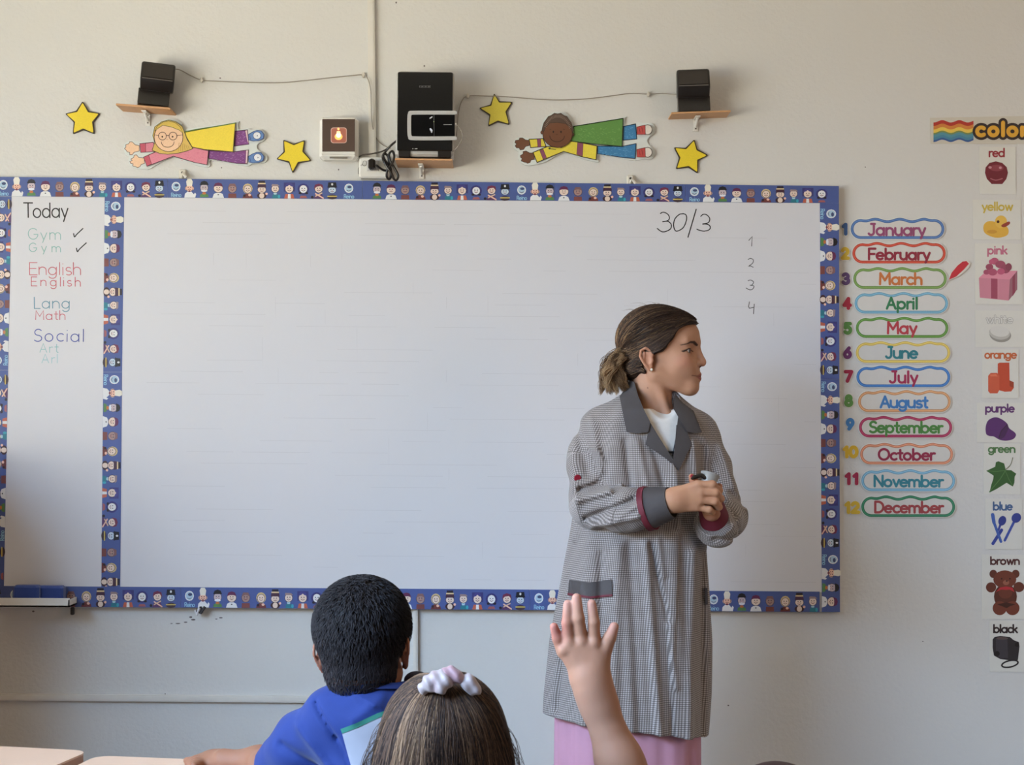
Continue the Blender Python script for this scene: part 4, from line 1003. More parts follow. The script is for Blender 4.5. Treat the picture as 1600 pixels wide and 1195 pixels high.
def f(m, y):
    A_ = (206,132,150); D_ = (160,70,96)
    m.poly([(1529.5,434),(1578,436.5),(1576,469.5),(1531,465)], y(), A_); m.poly([(1578,436.5),(1589.5,423),(1589.5,452),(1576,469.5)], y(), sh(A_,.76)); m.poly([(1529.5,434),(1541,423.5),(1589.5,423),(1578,436.5)], y(), sh(A_,1.08)); m.poly([(1548.5,435),(1558.5,435.5),(1558.5,467),(1548.5,466)], y(), D_); m.poly([(1582,432),(1586,427.5),(1586,457),(1582,463)], y(), sh(D_,.9))
    for (cx, cy, rx, ry, k) in ((1546,417,6,5,.95),(1541.5,425,5,4,1.05),(1551,425,7,5.5,1.1),(1554,408,6.5,5.5,1.15),(1563,413,8,6,1.0),(1571,420,7.5,7,.95),(1564,424,6,5,1.2),(1576,417,5,6,.85),(1549,409,4,4,1.2)): m.ell(cx, cy, rx, ry, y(), sh((160,74,100), k))
pic(o, 'printed_gift', f)
o = card(1523.5,485,1612,542, 'colour card reading white in pale outlined letters with an egg')
def f(m, y):
    q = y(); text(m, 'white', 1541, 1582, 504.5, 11.5, 3.4, q, (176,172,166)); text(m, 'white', 1541, 1582, 504.5, 11.5, 1.9, q-.0003, (222,220,214))
pic(o, 'lettering', f)
def f(m, y):
    m.ell(1563,523,17,11.5,y(),(150,146,138),24,8); m.ell(1562,520,16.5,10.5,y(),(188,184,176),24,8); m.ell(1562,517.5,15,8.5,y(),(214,211,204),24,8)
pic(o, 'printed_egg', f)
o = card(1534,545.5,1591.5,622, 'colour card reading orange with three orange toy blocks')
pic(o, 'lettering', lambda m, y: text(m, 'orange', 1539, 1587.5, 559.5, 12, 2.5, y(), (196,98,52)))
def f(m, y):
    O_ = (192,70,44)
    m.poly([(1559,568),(1562,566.5),(1577,566.5),(1577.5,594),(1584,597),(1584,606),(1580,611.5),(1570,612),(1559,609)], y(), O_); m.poly([(1544,587),(1548,582.5),(1558,582.5),(1561.5,587),(1561.5,609),(1558.5,614.5),(1547,614.5),(1544,611)], y(), (204,88,60)); m.poly([(1547,585.5),(1556,584),(1559,588),(1548,588)], y(), (220,116,84)); m.poly([(1577.5,594),(1584,597),(1584,606),(1577.5,603)], y(), sh(O_,.8))
pic(o, 'printed_blocks', f)
o = card(1526,629,1612,691, 'colour card reading purple with a baseball cap')
pic(o, 'lettering', lambda m, y: text(m, 'purple', 1540, 1584, 643.5, 12, 2.6, y(), (92,44,106)))
def f(m, y):
    C_ = (84,38,104)
    m.poly(smooth_pts([(1541,678),(1540,668),(1543,658),(1550,653),(1558,652),(1567,656),(1574,662),(1577,669),(1585,675),(1587.5,680),(1583,686),(1572,688.5),(1562,687),(1553,682),(1546,681)],4,True), y(), C_); m.poly([(1560,683),(1564,672),(1574,663),(1576,669),(1570,682),(1564,686)], y(), sh(C_,.78)); m.stroke(smooth_pts([(1561,684),(1565,673),(1574,663)],4),1.2,y(),sh(C_,.6))
pic(o, 'printed_cap', f)
o = card(1536.5,692.5,1594.5,772, 'colour card reading green with an ivy leaf')
pic(o, 'lettering', lambda m, y: text(m, 'green', 1544.5, 1585.5, 706.5, 11.5, 2.5, y(), (74,118,70)))
def f(m, y):
    m.poly([(1541,735.5),(1555,729),(1556,722),(1560,720.5),(1569,724),(1571.5,734),(1580,734.5),(1588,740),(1585.5,744.5),(1585,754),(1582.5,760),(1574,755),(1573,754),(1557,764),(1546,769.5),(1549,757),(1552,748),(1552.5,743),(1549.5,741)], y(), (46,92,46))
    m.stroke([(1571,735),(1563,748),(1546,768)],1,y(),(84,128,72)); m.stroke([(1571,735),(1556,736.5),(1543,735.5)],.8,y(),(84,128,72)); m.stroke([(1571,736),(1576,748),(1582,758)],.8,y(),(84,128,72)); m.stroke(smooth_pts([(1572,733),(1579,726),(1582.5,715)],4),1.3,y(),(112,112,84))
pic(o, 'printed_leaf', f)
o = card(1539.5,779,1597,858, 'colour card reading blue with a knife and two spoons')
pic(o, 'lettering', lambda m, y: text(m, 'blue', 1552, 1581, 796.5, 12, 2.6, y(), (64,98,142)))
def f(m, y):
    B_ = (46,66,150)
    m.stroke([(1565,828),(1551.5,849)],5,y(),sh(B_,1.0)); m.stroke([(1566,812),(1560,828)],3.4,y(),B_); m.ell(1566,813.5,6,7.8,y(),sh(B_,.92),20,20)
    m.stroke([(1551,804),(1553,816)],5.4,y(),(62,96,172)); m.stroke([(1553,816),(1564,846)],4.2,y(),(62,96,172)); m.stroke([(1584,816),(1570,844)],4,y(),(56,80,164)); m.ell(1588,809,7.2,8,y(),sh(B_,.94),20,40)
pic(o, 'printed_cutlery', f)
o = card(1533.5,866.5,1612,967, 'colour card reading brown with a teddy bear in a red bow tie')
pic(o, 'lettering', lambda m, y: text(m, 'brown', 1547.5, 1592.5, 881.5, 11.5, 2.6, y(), (78,38,40)))
def f(m, y):
    T_ = (112,54,40)
    for (cx, cy, rx, ry, k) in ((1552,896.5,6,6.5,.85),(1587,896.5,6,6.5,.85),(1548.5,917.5,8,8,.9),(1592,917,8.5,8,.9),(1571,932,18,20,.78),(1570,905,18,14,1.0),(1562,950,11,11,1.0),(1582,950,11,11,1.0),(1571,926,11,9,.95)): m.ell(cx, cy, rx, ry, y(), sh(T_, k), 20)
    m.poly([(1556,925),(1562,918),(1572,916),(1582,918),(1585,925),(1578,921),(1572,921.5),(1564,921)], y(), (184,44,54)); m.ell(1572,910,5,4,y(),(150,92,72)); m.ell(1573,907.5,1.8,1.2,y(),(60,24,20),8); m.ell(1565,904,1.3,1.3,y(),(40,18,16),8); m.ell(1578,904,1.3,1.3,y(),(40,18,16),8); m.poly([(1558,944),(1572,941),(1587,944),(1578,947),(1573,950),(1566,947)], y(), sh(T_,.55))
pic(o, 'printed_bear', f)
o = card(1546,969.5,1612,1049.5, 'colour card reading black with a black camera on a strap')
pic(o, 'lettering', lambda m, y: text(m, 'black', 1552.5, 1589, 988, 12, 2.7, y(), (48,34,36)))
def f(m, y):
    K_ = (44,40,44)
    m.poly([(1551,999),(1554,995),(1563,993.5),(1578,995),(1584,1000),(1592,1003),(1593,1010),(1590.5,1031),(1578,1031.5),(1563,1029.5),(1553,1024),(1551,1012)], y(), K_); m.poly([(1556,997),(1574,997),(1575,1028),(1563,1028),(1556,1023)], y(), (62,58,64)); m.ell(1558,1021,4,4,y(),(20,18,20)); m.ell(1589,1007,3.4,3.4,y(),(18,16,18)); m.ell(1566,997,9,2.4,y(),(90,74,72))
    m.stroke(ellp(1578,1037,13,5,20,-12)+[(1590.7,1034.3)],2.4,y(),(34,30,34))
pic(o, 'printed_camera', f)
# banner
mb = MB(); cb = [(0,0)]
mb.poly([(1453,184),(1612,181),(1612,225),(1454,224.5)], CY0, (205,198,184), thick=.0012)
ban = tag(mb.build('colour_banner', PRINT), 'banner with a wavy rainbow and the yellow word color, above the cards', 'banner')
mb = MB()
RB = [(178,50,42),(212,130,60),(232,196,84),(120,140,84),(84,144,158),(70,130,160),(56,88,144)]
def wave(x, yb): return yb+1.9*math.sin((x-1458)/26.5*2*math.pi+1.3)
for i, c in enumerate(RB):
    ya = 189.5+i*[0,5.5,5.2,5.5,4.4,4.0,4.6][i]
    ya = [189.5,195,200.5,205.8,208.5,213,217][i]; yb = 220.0
    xs = [1458.5+k*(1521-1458.5)/24 for k in range(25)]
    mb.poly([(x, wave(x, ya)) for x in xs]+[(x, wave(x, yb)) for x in xs[::-1]], CY0-.0003-i*.00004, c)
mb.build('rainbow', PRINT, ban)
mb = MB()
def lay_fat(w, Y, c, th=0.0):
    for i, st in enumerate(lay('color', 1523.5, 1603.5, 211.5, 20)): mb.fat(st, w, Y-i*.00006, c, th)
lay_fat(14.5, CY0-.0008, (46,34,36)); mb.build('lettering_outline', PRINT, ban); mb = MB(); lay_fat(6.2, CY0-.0014, (222,164,52)); mb.build('lettering', PRINT, ban)

# ================================================================ people: shared parts
skin_m = mat('skin', attr=True, rough=0.58, var=0.04, scale=55, sss=0.12, spec=0.25)
hair_m = mat('hair', attr=True, rough=0.55, var=0.12, scale=90, spec=0.22)
eye_m = mat('eye_surface', attr=True, rough=0.12, var=0.0)
def frame(yaw, pitch=0.0, roll=0.0):
    """columns: forward, left, up. yaw measured from +X towards +Y"""
    Rz = Matrix.Rotation(yaw, 3, 'Z'); Ry = Matrix.Rotation(-pitch, 3, 'Y'); Rx = Matrix.Rotation(roll, 3, 'X')
    return np.array(Rz @ Ry @ Rx)
def head_core(q):
    a = q.copy(); a[..., 1] = np.abs(a[..., 1])
    d = sell(a, (.004,0,.037), (.093,.073,.077))
    d = smin(d, sell(a, (.052,0,-.006), (.056,.056,.076)), .03)
    d = smin(d, sell(a, (.056,0,.046), (.054,.054,.046)), .02)
    d = smin(d, scap(a, (.012,.046,-.052), (.080,.012,-.084), .020, .017), .03)
    d = smin(d, ssph(a, (.0925,.007,-.085), .0175), .018)
    d = smin(d, ssph(a, (.073,.034,-.022), .027), .022)
    d = smin(d, ssph(a, (.088,.022,-.042), .018), .02)
    return d
def head_sdf(q):
    a = q.copy(); a[..., 1] = np.abs(a[..., 1])
    d = head_core(q)
    d = smin(d, scap(a, (.100,.010,.027), (.086,.046,.029), .0100, .0075), .014)
    d = smax(d, -ssph(a, (.1080,.036,.006), .0150), .012)
    d = smin(d, sell(a, (.090,0,-.056), (.0255,.026,.024)), .014)
    d = smin(d, scap(a, (.104,0,.018), (.118,0,-.016), .0072, .0085), .010)
    d = smin(d, ssph(a, (.1195,.0,-.0225), .0098), .006)
    d = smin(d, ssph(a, (.1105,.0110,-.0265), .0072), .006)
    d = smin(d, scap(a, (.1125,.0,-.0515), (.0945,.0290,-.0566), .0046, .0022), .005)
    d = smin(d, scap(a, (.1110,.0,-.0628), (.0945,.0270,-.0585), .0056, .0026), .005)
    d = smax(d, -scap(a, (.1190,0,-.0570), (.0975,.0290,-.0562), .0013, .0004), .0025)
    d = smax(d, -ssph(a, (.1165,.0058,-.0325), .0026), .002)
    lid = smax(ssph(a, (.0830,.0360,.0060), .0144), -sell(a, (.097,.0380,.0045), (.02,.0145,.0048)), .0015)
    d = smin(d, lid, .003)
    # ear
    a = a-v3((.008, 0, 0))
    pts = [(.000,.0725,-.006), (-.006,.0765,.006), (-.016,.0815,.0105), (-.0265,.0845,.004), (-.029,.0845,-.010), (-.022,.0815,-.024), (-.013,.0775,-.036), (-.007,.0745,-.0425), (-.003,.0725,-.034)]
    ear = chain(a, pts, [.0030,.0034,.0036,.0036,.0034,.0034,.0040,.0046,.0036])
    ear = smin(ear, sell(a, (-.013,.0735,-.014), (.0145,.0050,.0235)), .004)
    ear = smin(ear, scap(a, (-.001,.0735,-.020), (-.004,.0745,-.027), .0036, .0034), .004)
    ear = smin(ear, scap(a, (-.020,.0800,.000), (-.018,.0795,-.022), .0026, .0026), .003)
    ear = smax(ear, -sell(a, (-.010,.0815,-.016), (.0085,.0055,.0130)), .003)
    ear = smax(ear, -sell(a, (-.016,.0860,.0005), (.0075,.0040,.0050)), .003)
    return smin(d, ear, .004)
def eyes(parent, C, R, s=1.0, iris=(44,28,20)):
    for sg in (1, -1):
        mb_v = []; mb_f = []; cc = []
        n, k = 20, 12
        for i in range(k+1):
            th = math.pi*i/k
            for j in range(n):
                ph = 2*math.pi*j/n
                mb_v.append((math.cos(th), math.sin(th)*math.cos(ph), math.sin(th)*math.sin(ph)))
                cc.append(lin((12,9,9)) if th < .26 else lin(iris) if th < .72 else lin((186,176,172)))
        for i in range(k):
            for j in range(n): mb_f.append([i*n+j, i*n+(j+1)%n, (i+1)*n+(j+1)%n, (i+1)*n+j])
        v = np.array(mb_v)*.0130*s
        v = (v + v3((.0830, sg*.0360, .0055))*s)@R.T + C
        link_mesh('eye', v, mb_f, eye_m, parent, smooth=True, cols=np.array(cc))
def head_cols(C, R, base, s=1.0, lips=(150,88,78), brow=(66,44,34), cheek=0.0, moles=()):
    b = np.array(lin(base)); lp = np.array(lin(lips)); br = np.array(lin(brow)); ck = np.array(lin((206,120,104)))
    def f(V):
        q = (V-C)@R/s; a = q.copy(); a[:, 1] = np.abs(a[:, 1]); c = np.tile(b, (len(V), 1))
        def mixin(w, col): 
            nonlocal c
            w = np.clip(w, 0, 1)[:, None]; c = c*(1-w)+np.array(col)*w
        mixin((1-ln((a-v3((.078,.045,-.022)))/v3((.03,.03,.024))))*1.2*cheek, ck)
        mixin((1-ln((a-v3((.122,0,-.024)))/v3((.016,.016,.014))))*.8*cheek, ck)
        b2_ = a*v3((.35,1,1)); dl = np.minimum(scap(b2_, (.040,0,-.0525), (.034,.0310,-.0562), .0036, .0006), scap(b2_, (.040,0,-.0622), (.034,.0290,-.0578), .0044, .0008))
        mixin(1-dl/.0012, lp)
        yz = a.copy(); yz[:, 0] = 0; fr = (a[:, 0] > .055)
        lc = chain(yz, [(0,0,-.0570), (0,.018,-.0572), (0,.0345,-.0555)], [.0004,.0005,.0005])
        mixin(np.where(a[:, 0] > .07, (1-lc/.0012)*.75, 0), lin((98,52,44)))
        db = chain(yz, [(0,.019,.0200), (0,.033,.0268), (0,.046,.0262), (0,.056,.0190)], [.0018,.0026,.0020,.0005])
        mixin(np.where(fr, (1-db/.0014)*.9, 0), br)
        ls = chain(yz, [(0,.0225,.0045), (0,.033,.0108), (0,.045,.0096), (0,.0560,.0030)], [.0008,.0012,.0015,.0012])
        mixin(np.where(fr, (1-ls/.0013)*.97, 0), (0.02,.012,.01))
        ls = chain(yz, [(0,.026,.0008), (0,.037,-.0008), (0,.050,.0020)], [.0004,.0005,.0006])
        mixin(np.where(fr, (1-ls/.0012)*.5, 0), (0.06,.03,.025))
        mixin((1-ln((a-v3((.096,.034,.004)))/v3((.016,.018,.014))))*.45, np.array(lin((150,96,80))))
        e = (a[:, 1] > .074)&(a[:, 0] < .014)
        mixin(np.where(e, .12, 0), ck)
        mixin(1-(ln(a-v3((.1150,.0075,-.0330)))-.0030)/.002, lin((70,36,30)))
        for (m_, r_) in moles: mixin(1-(ln(V-m_)-r_)/.0008, lin((70,40,30)))
        return c
    return f
def on_surface(fn, C, dirs, r0=.10, it=14):
    r = np.full(dirs.shape[:-1], r0)
    for _ in range(it):
        r = r-fn(C+dirs*r[..., None])*0.9; r = np.clip(r, .02, .3)
    return C+dirs*r[..., None], r
def slerp(a, b, t):
    a = a/ln(a)[..., None]; b = b/ln(b)[..., None]
    om = np.arccos(np.clip((a*b).sum(-1), -1, 1))[..., None]; so = np.sin(om)+1e-6
    return (np.sin((1-t)*om)/so)*a+(np.sin(t*om)/so)*b
def person_root(loc, label, group=None):
    o = empty('person', loc, label, 'person'); return o
def unproj(V):
    d = V-CAM; z = d@FWD; return CX+F_PX*(d@RGT)/z, CY-F_PX*(d@UPV)/z

# ================================================================ the teacher
TY = -0.50
def Tp(px, py, dy=0.0): return P(px, py, TY+dy)
PXM = 1/623.0
teacher = person_root((Tp(985, 900)[0], TY, 0.0), 'woman in a grey checked coat by the board, looking right and holding a cup')
HC = Tp(1023.5, 553); HR = frame(math.radians(-17))
NB = Tp(1026, 690)
def skin_sdf(p):
    q = (p-HC)@HR
    d = head_sdf(q)
    nk = chain(p, [HC+HR@v3((-.010,0,-.040)), HC+HR@v3((-.008,0,-.085)), NB], [.048,.047,.056], .02)
    nk = smin(nk, scap(p, HC+HR@v3((.002,-.040,-.045)), Tp(1046,652,-.050), .010, .008), .014)
    d = smin(d, nk, .012)
    ch = sell(p, Tp(1022, 712, .0), (.125,.088,.105))
    return smin(d, ch, .03)
mole = march(skin_sdf, [1012], [606], -0.75, -0.3)[0]
body = sdf_obj('body', skin_sdf, HC-v3((.17,.14,.27)), HC+v3((.16,.14,.14)), .0017, skin_m, teacher,
               head_cols(HC, HR, (182,134,106), cheek=.35, moles=[(mole, .0012)]))
eyes(body, HC, HR)
# earring
e_ = march(skin_sdf, [1018], [577.5], -0.75, -0.3)[0]
mb = MB(); mb.lathe(e_, [(.0008,-.0034),(.0030,-.0030),(.0036,-.0010),(.0028,.0012)], (236,226,210), 10, 1)
mb.build('earring', mat('pearl', (236,226,212), rough=.15), teacher, smooth=True)

# ---- hair
bz = [-.12,-.075,-.068,-.060,-.050,-.035,-.012,-.007,.002,.0145,.030,.040,.058,.066,.0695,.0735,.078,.09]
bx = [-.200,-.036,-.028,-.020,-.012,-.022,-.024,.008,.030,.044,.054,.060,.072,.084,.092,.106,.150,.20]
def t_region(q): return (q[..., 0]-np.interp(q[..., 2], bz, bx))*.75
def t_hair0(p):
    q = (p-HC)@HR
    d = smax(smin(head_core(q)-.0085, sell(q, (-.046,0,-.030), (.042,.056,.042)), .02), t_region(q), .006)
    return d
def t_hair(p):
    d = t_hair0(p)
    b1 = sell(p, Tp(968,566,.005), (.022,.028,.030)); b1 = smin(b1, sell(p, Tp(957,578,.0), (.022,.026,.034)), .01)
    b1 = smin(b1, sell(p, Tp(956,598,.0), (.019,.022,.020)), .008)
    q = (p-HC)@HR
    wob = .0013*np.sin(q[..., 0]*70+q[..., 2]*160+np.sin(q[..., 1]*60)*2)
    return smin(d, b1, .010)+wob
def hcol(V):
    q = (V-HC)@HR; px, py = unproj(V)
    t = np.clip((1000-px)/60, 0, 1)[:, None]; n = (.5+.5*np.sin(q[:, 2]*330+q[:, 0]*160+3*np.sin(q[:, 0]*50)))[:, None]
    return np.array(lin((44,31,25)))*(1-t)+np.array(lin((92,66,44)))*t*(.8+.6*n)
hair = sdf_obj('hair', t_hair, HC-v3((.16,.12,.12)), HC+v3((.14,.12,.15)), .0028, hair_m, teacher, hcol)
def hair_strands():
    N = 6500; K = 16
    L0 = []
    for i in range(N):
        sg = -1 if RNG.random() < .7 else 1
        u = RNG.random()
        if u < .50:                                   # from the middle parting
            x = RNG.uniform(-.03, .099); z = .10-.00*x; y = RNG.uniform(.000, .004)
            z = .118-2.6*max(0, x-.03)**1.6
        else:                                         # from the side hairline
            v = RNG.uniform(0, 1); z = np.interp(v, [0, .35, 1], [-.064, .002, .072]); x = np.interp(z, bz, bx)-.003; y = .085*np.sqrt(max(0.02, 1-(x/.11)**2))*(1 if z > -.01 else .8)
            if z > .066: x = RNG.uniform(.060, .100)*1.0; y = np.interp(x, [.060, .100], [.052, .008])
        L0.append((x, sg*y, z))
    S = np.array(L0); Cs = v3((.004, 0, .025))
    d0 = S-Cs
    d1 = np.tile(v3((-.090, 0, -.036)), (N, 1))+np.stack([RNG.uniform(-.006,.006,N), -np.sign(-S[:, 1])*0+np.sign(S[:, 1])*RNG.uniform(0,.02,N), RNG.uniform(-.026,.016,N)], 1)
    # sag through the side of the head: intermediate control
    t = np.linspace(0, 1, K)[None, :, None]
    base = slerp(d0[:, None], d1[:, None], t)
    side = np.stack([np.zeros(N), np.sign(S[:, 1])*.55, -.35*np.ones(N)], 1)[:, None]
    bend = (np.sin(np.pi*t)**1.2)*side*RNG.uniform(.20, .48, N)[:, None, None]
    d = base+bend; d /= ln(d)[..., None]
    Cw = HC+HR@Cs; dw = d@HR.T
    def fn(p):
        q = (p-HC)@HR; return smin(head_core(q)-.0085, sell(q, (-.046,0,-.030), (.042,.056,.042)), .02)
    pts, r = on_surface(fn, Cw, dw)
    lift = RNG.uniform(-.0008, .0024, N)[:, None]+.0012*np.sin(np.linspace(0, 1, K)[None]*9+RNG.uniform(0, 6, N)[:, None])
    pts = pts+dw*lift[..., None]
    rg = t_region((pts-HC)@HR); keep = rg.max(1) < .0015
    pts = pts[keep]; N = len(pts)
    px, py = unproj(pts.reshape(-1, 3)); px = px.reshape(N, K)
    tone = RNG.random(N)
    dk, md, lt = (np.array(lin(c)) for c in ((52,37,28), (104,76,54), (166,132,94)))
    c = np.where(tone[:, None] < .55, dk, np.where(tone[:, None] < .90, md, lt))
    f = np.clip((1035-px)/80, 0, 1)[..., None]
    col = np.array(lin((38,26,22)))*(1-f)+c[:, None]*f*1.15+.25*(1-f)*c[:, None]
    strands('hair_strands', pts, RNG.uniform(.0005, .0010, N), col, hair_m, hair, False)
    # curly tail: wavy locks
    LK = 90; PER = 44; N = LK*PER; K = 28; rp = lambda v: np.repeat(v, PER, 0)
    s = np.stack([RNG.normal(969, 5, LK), RNG.normal(560, 8, LK)], 1); mid = np.stack([RNG.uniform(937, 962, LK), RNG.uniform(548, 584, LK)], 1)
    e = np.stack([RNG.uniform(938, 984, LK), RNG.uniform(590, 617, LK)], 1); e[:, 1] = np.minimum(e[:, 1], 622-np.abs(e[:, 0]-952)*.5)
    s, mid, e = rp(s), rp(mid), rp(e)
    dy = rp(RNG.normal(0, .015, LK))+RNG.normal(0, .0016, N); t = np.linspace(0, 1, K)[None, :, None]
    q = (1-t)**2*s[:, None]+2*t*(1-t)*mid[:, None]+t*t*e[:, None]
    T_ = t[..., 0]; env = 3.0*np.sin(np.pi*np.clip(T_*.85+.08, 0, 1))+.6
    q[..., 0] += RNG.normal(0, 1, (N, 1))*env; q[..., 1] += RNG.normal(0, 1, (N, 1))*env
    ph = rp(RNG.uniform(0, 6, (LK, 1)))+RNG.normal(0, .22, (N, 1)); fr = rp(RNG.uniform(9, 15, (LK, 1)))
    q[..., 0] += 1.9*np.sin(T_*fr+ph)*np.clip(T_*1.6, 0, 1); q[..., 1] += 1.3*np.cos(T_*fr*.8+ph)*T_
    yv = (dy[:, None]*(1-.2*T_)-.012)+.003*np.cos(T_*fr+ph)
    W_ = np.zeros((N, K, 3))
    for k in range(K):
        dd = (q[:, k, 0][:, None]-CX)/F_PX*RGT-(q[:, k, 1][:, None]-CY)/F_PX*UPV+FWD
        W_[:, k] = CAM+dd*((TY+yv[:, k]-CAM[1])/dd[:, 1])[:, None]
    tone = np.clip(rp(RNG.random(LK))+RNG.normal(0, .12, N), 0, 1)[:, None]
    c = np.where(tone < .4, np.array(lin((88,64,44))), np.where(tone < .8, np.array(lin((138,104,72))), np.array(lin((182,150,112)))))
    strands('ponytail_strands', W_, RNG.uniform(.0003, .0006, N), c, hair_m, hair)
    # few fly-away hairs
    N = 26; K = 10; t = np.linspace(0, 1, K)
    W_ = np.zeros((N, K, 3))
    for i in range(N):
        a = RNG.uniform(-.6, 2.2); q0 = HC+HR@v3((.09*math.cos(a)*.8, RNG.uniform(-.03,.03), .037+.083*math.sin(a)))
        dr = RNG.normal(0, .006, 3); 
        for k in range(K): W_[i, k] = q0+v3((-.02*t[k]-.012*t[k]**2, 0, .006*math.sin(t[k]*3.0)))+dr*t[k]
    strands('flyaway_hairs', W_, np.full(N, .00035), np.tile(np.array(lin((110,84,62))), (N, 1)), hair_m, hair)
hair_strands()

# ---- clothes
def check_mat(name, c0, c1, c2, period=.0056):
    M = bpy.data.materials.new(name); M.use_nodes = True; nt = M.node_tree; N = nt.nodes; L = nt.links; b = N['Principled BSDF']
    b.inputs['Roughness'].default_value = .82; b.inputs['Specular IOR Level'].default_value = .25; b.inputs['Sheen Weight'].default_value = .15
    uv = N.new('ShaderNodeUVMap'); sp = N.new('ShaderNodeSeparateXYZ'); L.new(uv.outputs[0], sp.inputs[0])
    st = []
    for k in (0, 1):
        m1 = N.new('ShaderNodeMath'); m1.operation = 'MULTIPLY'; m1.inputs[1].default_value = 2*math.pi/period; L.new(sp.outputs[k], m1.inputs[0])
        m2 = N.new('ShaderNodeMath'); m2.operation = 'SINE'; L.new(m1.outputs[0], m2.inputs[0])
        m3 = N.new('ShaderNodeMath'); m3.operation = 'MULTIPLY_ADD'; m3.inputs[1].default_value = 2.2; m3.inputs[2].default_value = .5; m3.use_clamp = True; L.new(m2.outputs[0], m3.inputs[0])
        st.append(m3)
    ad = N.new('ShaderNodeMath'); ad.operation = 'ADD'; L.new(st[0].outputs[0], ad.inputs[0]); L.new(st[1].outputs[0], ad.inputs[1])
    hf = N.new('ShaderNodeMath'); hf.operation = 'MULTIPLY'; hf.inputs[1].default_value = .5; L.new(ad.outputs[0], hf.inputs[0])
    cr = N.new('ShaderNodeValToRGB'); e = cr.color_ramp.elements; e[0].color = (*lin(c0), 1); e[1].color = (*lin(c2), 1)
    q = e.new(.5); q.color = (*lin(c1), 1)
    L.new(hf.outputs[0], cr.inputs[0]); L.new(cr.outputs[0], b.inputs['Base Color'])
    tc = N.new('ShaderNodeTexCoord'); no = N.new('ShaderNodeTexNoise'); no.inputs['Scale'].default_value = 38; no.inputs['Detail'].default_value = 3; L.new(tc.outputs['Object'], no.inputs['Vector'])
    bp = N.new('ShaderNodeBump'); bp.inputs['Strength'].default_value = .35; bp.inputs['Distance'].default_value = .004; L.new(no.outputs['Fac'], bp.inputs['Height']); L.new(bp.outputs['Normal'], b.inputs['Normal'])
    return M
check = check_mat('checked_cotton', (90,82,79), (128,118,114), (180,170,166), .0050)
collar_m = mat('charcoal_cotton', (72,66,66), rough=.8, bump=.2, bscale=60)
crimson_m = mat('crimson_piping', (98,18,36), rough=.7)
rows = [(596,990,1046,.045),(608,984,1052,.055),(622,962,1066,.068),(640,934,1088,.088),(660,914,1108,.102),(700,903,1117,.114),(760,902,1115,.120),
        (830,893,1104,.126),(900,881,1105,.132),(1000,862,1107,.142),(1080,852,1106,.150),(1160,847,1102,.156)]
tz = np.array([Tp(1000, r[0])[2] for r in rows])[::-1]
tl = np.array([Tp(r[1], r[0])[0] for r in rows])[::-1]; tr = np.array([Tp(r[2], r[0])[0] for r in rows])[::-1]; tb_ = np.array([r[3] for r in rows])[::-1]
# folds of the coat: (x0,y0,x1,y1,width px,height m) in the picture of the coat front
FOLDS = [(1000,842,1022,1150,7,.010),(1020,838,1046,1060,5,.005),(978,845,990,1140,8,-.008),(1044,700,1052,820,6,.005),(960,850,950,1130,9,.007),(925,940,905,1120,9,.006),
         (990,690,1004,760,6,.006),(1012,700,1030,755,5,-.005),(972,690,980,760,6,-.007),(1075,690,1082,760,6,.005),(1092,700,1096,800,6,-.005),(1075,860,1068,1140,9,.007),(1092,860,1090,1140,7,-.006),
         (1008,845,1035,960,3.5,-.006),(895,850,872,1100,8,-.006),(935,860,930,1000,6,-.005),(1030,900,1040,1140,5,-.005)]
_F = [(Tp(a,b)[[0,2]], Tp(c,d)[[0,2]], w*PXM, h) for a,b,c,d,w,h in FOLDS]
def fold2(p, segs, front):
    s = 0
    u = p[..., [0, 2]]
    for a, b, w, h in segs:
        ba = b-a; t = np.clip(((u-a)@ba)/(ba@ba), 0, 1); dd = ln(u-a-t[..., None]*ba)
        s = s+1.25*h*np.exp(-(dd/w)**2)
    return s*front
def torso_sdf(p, folds=True, grow=0.0):
    z = p[..., 2]; l = np.interp(z, tz, tl); r = np.interp(z, tz, tr); b = np.interp(z, tz, tb_)
    a = (r-l)/2+grow; b = b+grow; x = p[..., 0]-(l+r)/2; y = p[..., 1]-TY
    n = 2.25; k = (np.abs(x/a)**n+np.abs(y/b)**n+1e-9)**(1/n)
    d = (k-1)*np.minimum(a, b)*.92
    if folds:
        fr = np.clip(-y/.05, 0, 1)
        d = d-fold2(p, _F, fr)
        ph = np.arctan2(x, -y); lo = np.clip((tz[2]+.35-z)/.35, 0, 1)
        d = d-.0045*lo*np.sin(ph*9+z*3+.8*np.sin(z*7))-.0015*np.sin(ph*17+z*11)
        # the front edge that laps over
        xe = np.interp(z, [Tp(0,1150)[2], Tp(0,735)[2]], [Tp(1036,1150)[0], Tp(1060,735)[0]])
        d = d-.0035*np.clip((xe-p[..., 0])/.002, 0, 1)*np.clip((p[..., 0]-xe+.06)/.05, 0, 1)*fr
    return d
def zhem(p): return np.interp(p[..., 0], [Tp(849,1118)[0], Tp(925,1133)[0], Tp(1036,1152)[0], Tp(1100,1153)[0]], [Tp(849,1118,-.06)[2], Tp(925,1134,-.12)[2], Tp(1036,1152,-.15)[2], Tp(1100,1153,-.05)[2]])
RS = [Tp(938,668,.0), Tp(921,720,-.02), Tp(925,790,-.075), Tp(978,797,-.14), Tp(1012,795,-.175)]
RSr = [.044,.050,.050,.049,.040]
LS = [Tp(1092,672,.0), Tp(1112,730,-.015), Tp(1130,806,-.045), Tp(1121,822,-.10), Tp(1114,812,-.135)]
LSr = [.040,.043,.053,.046,.036]
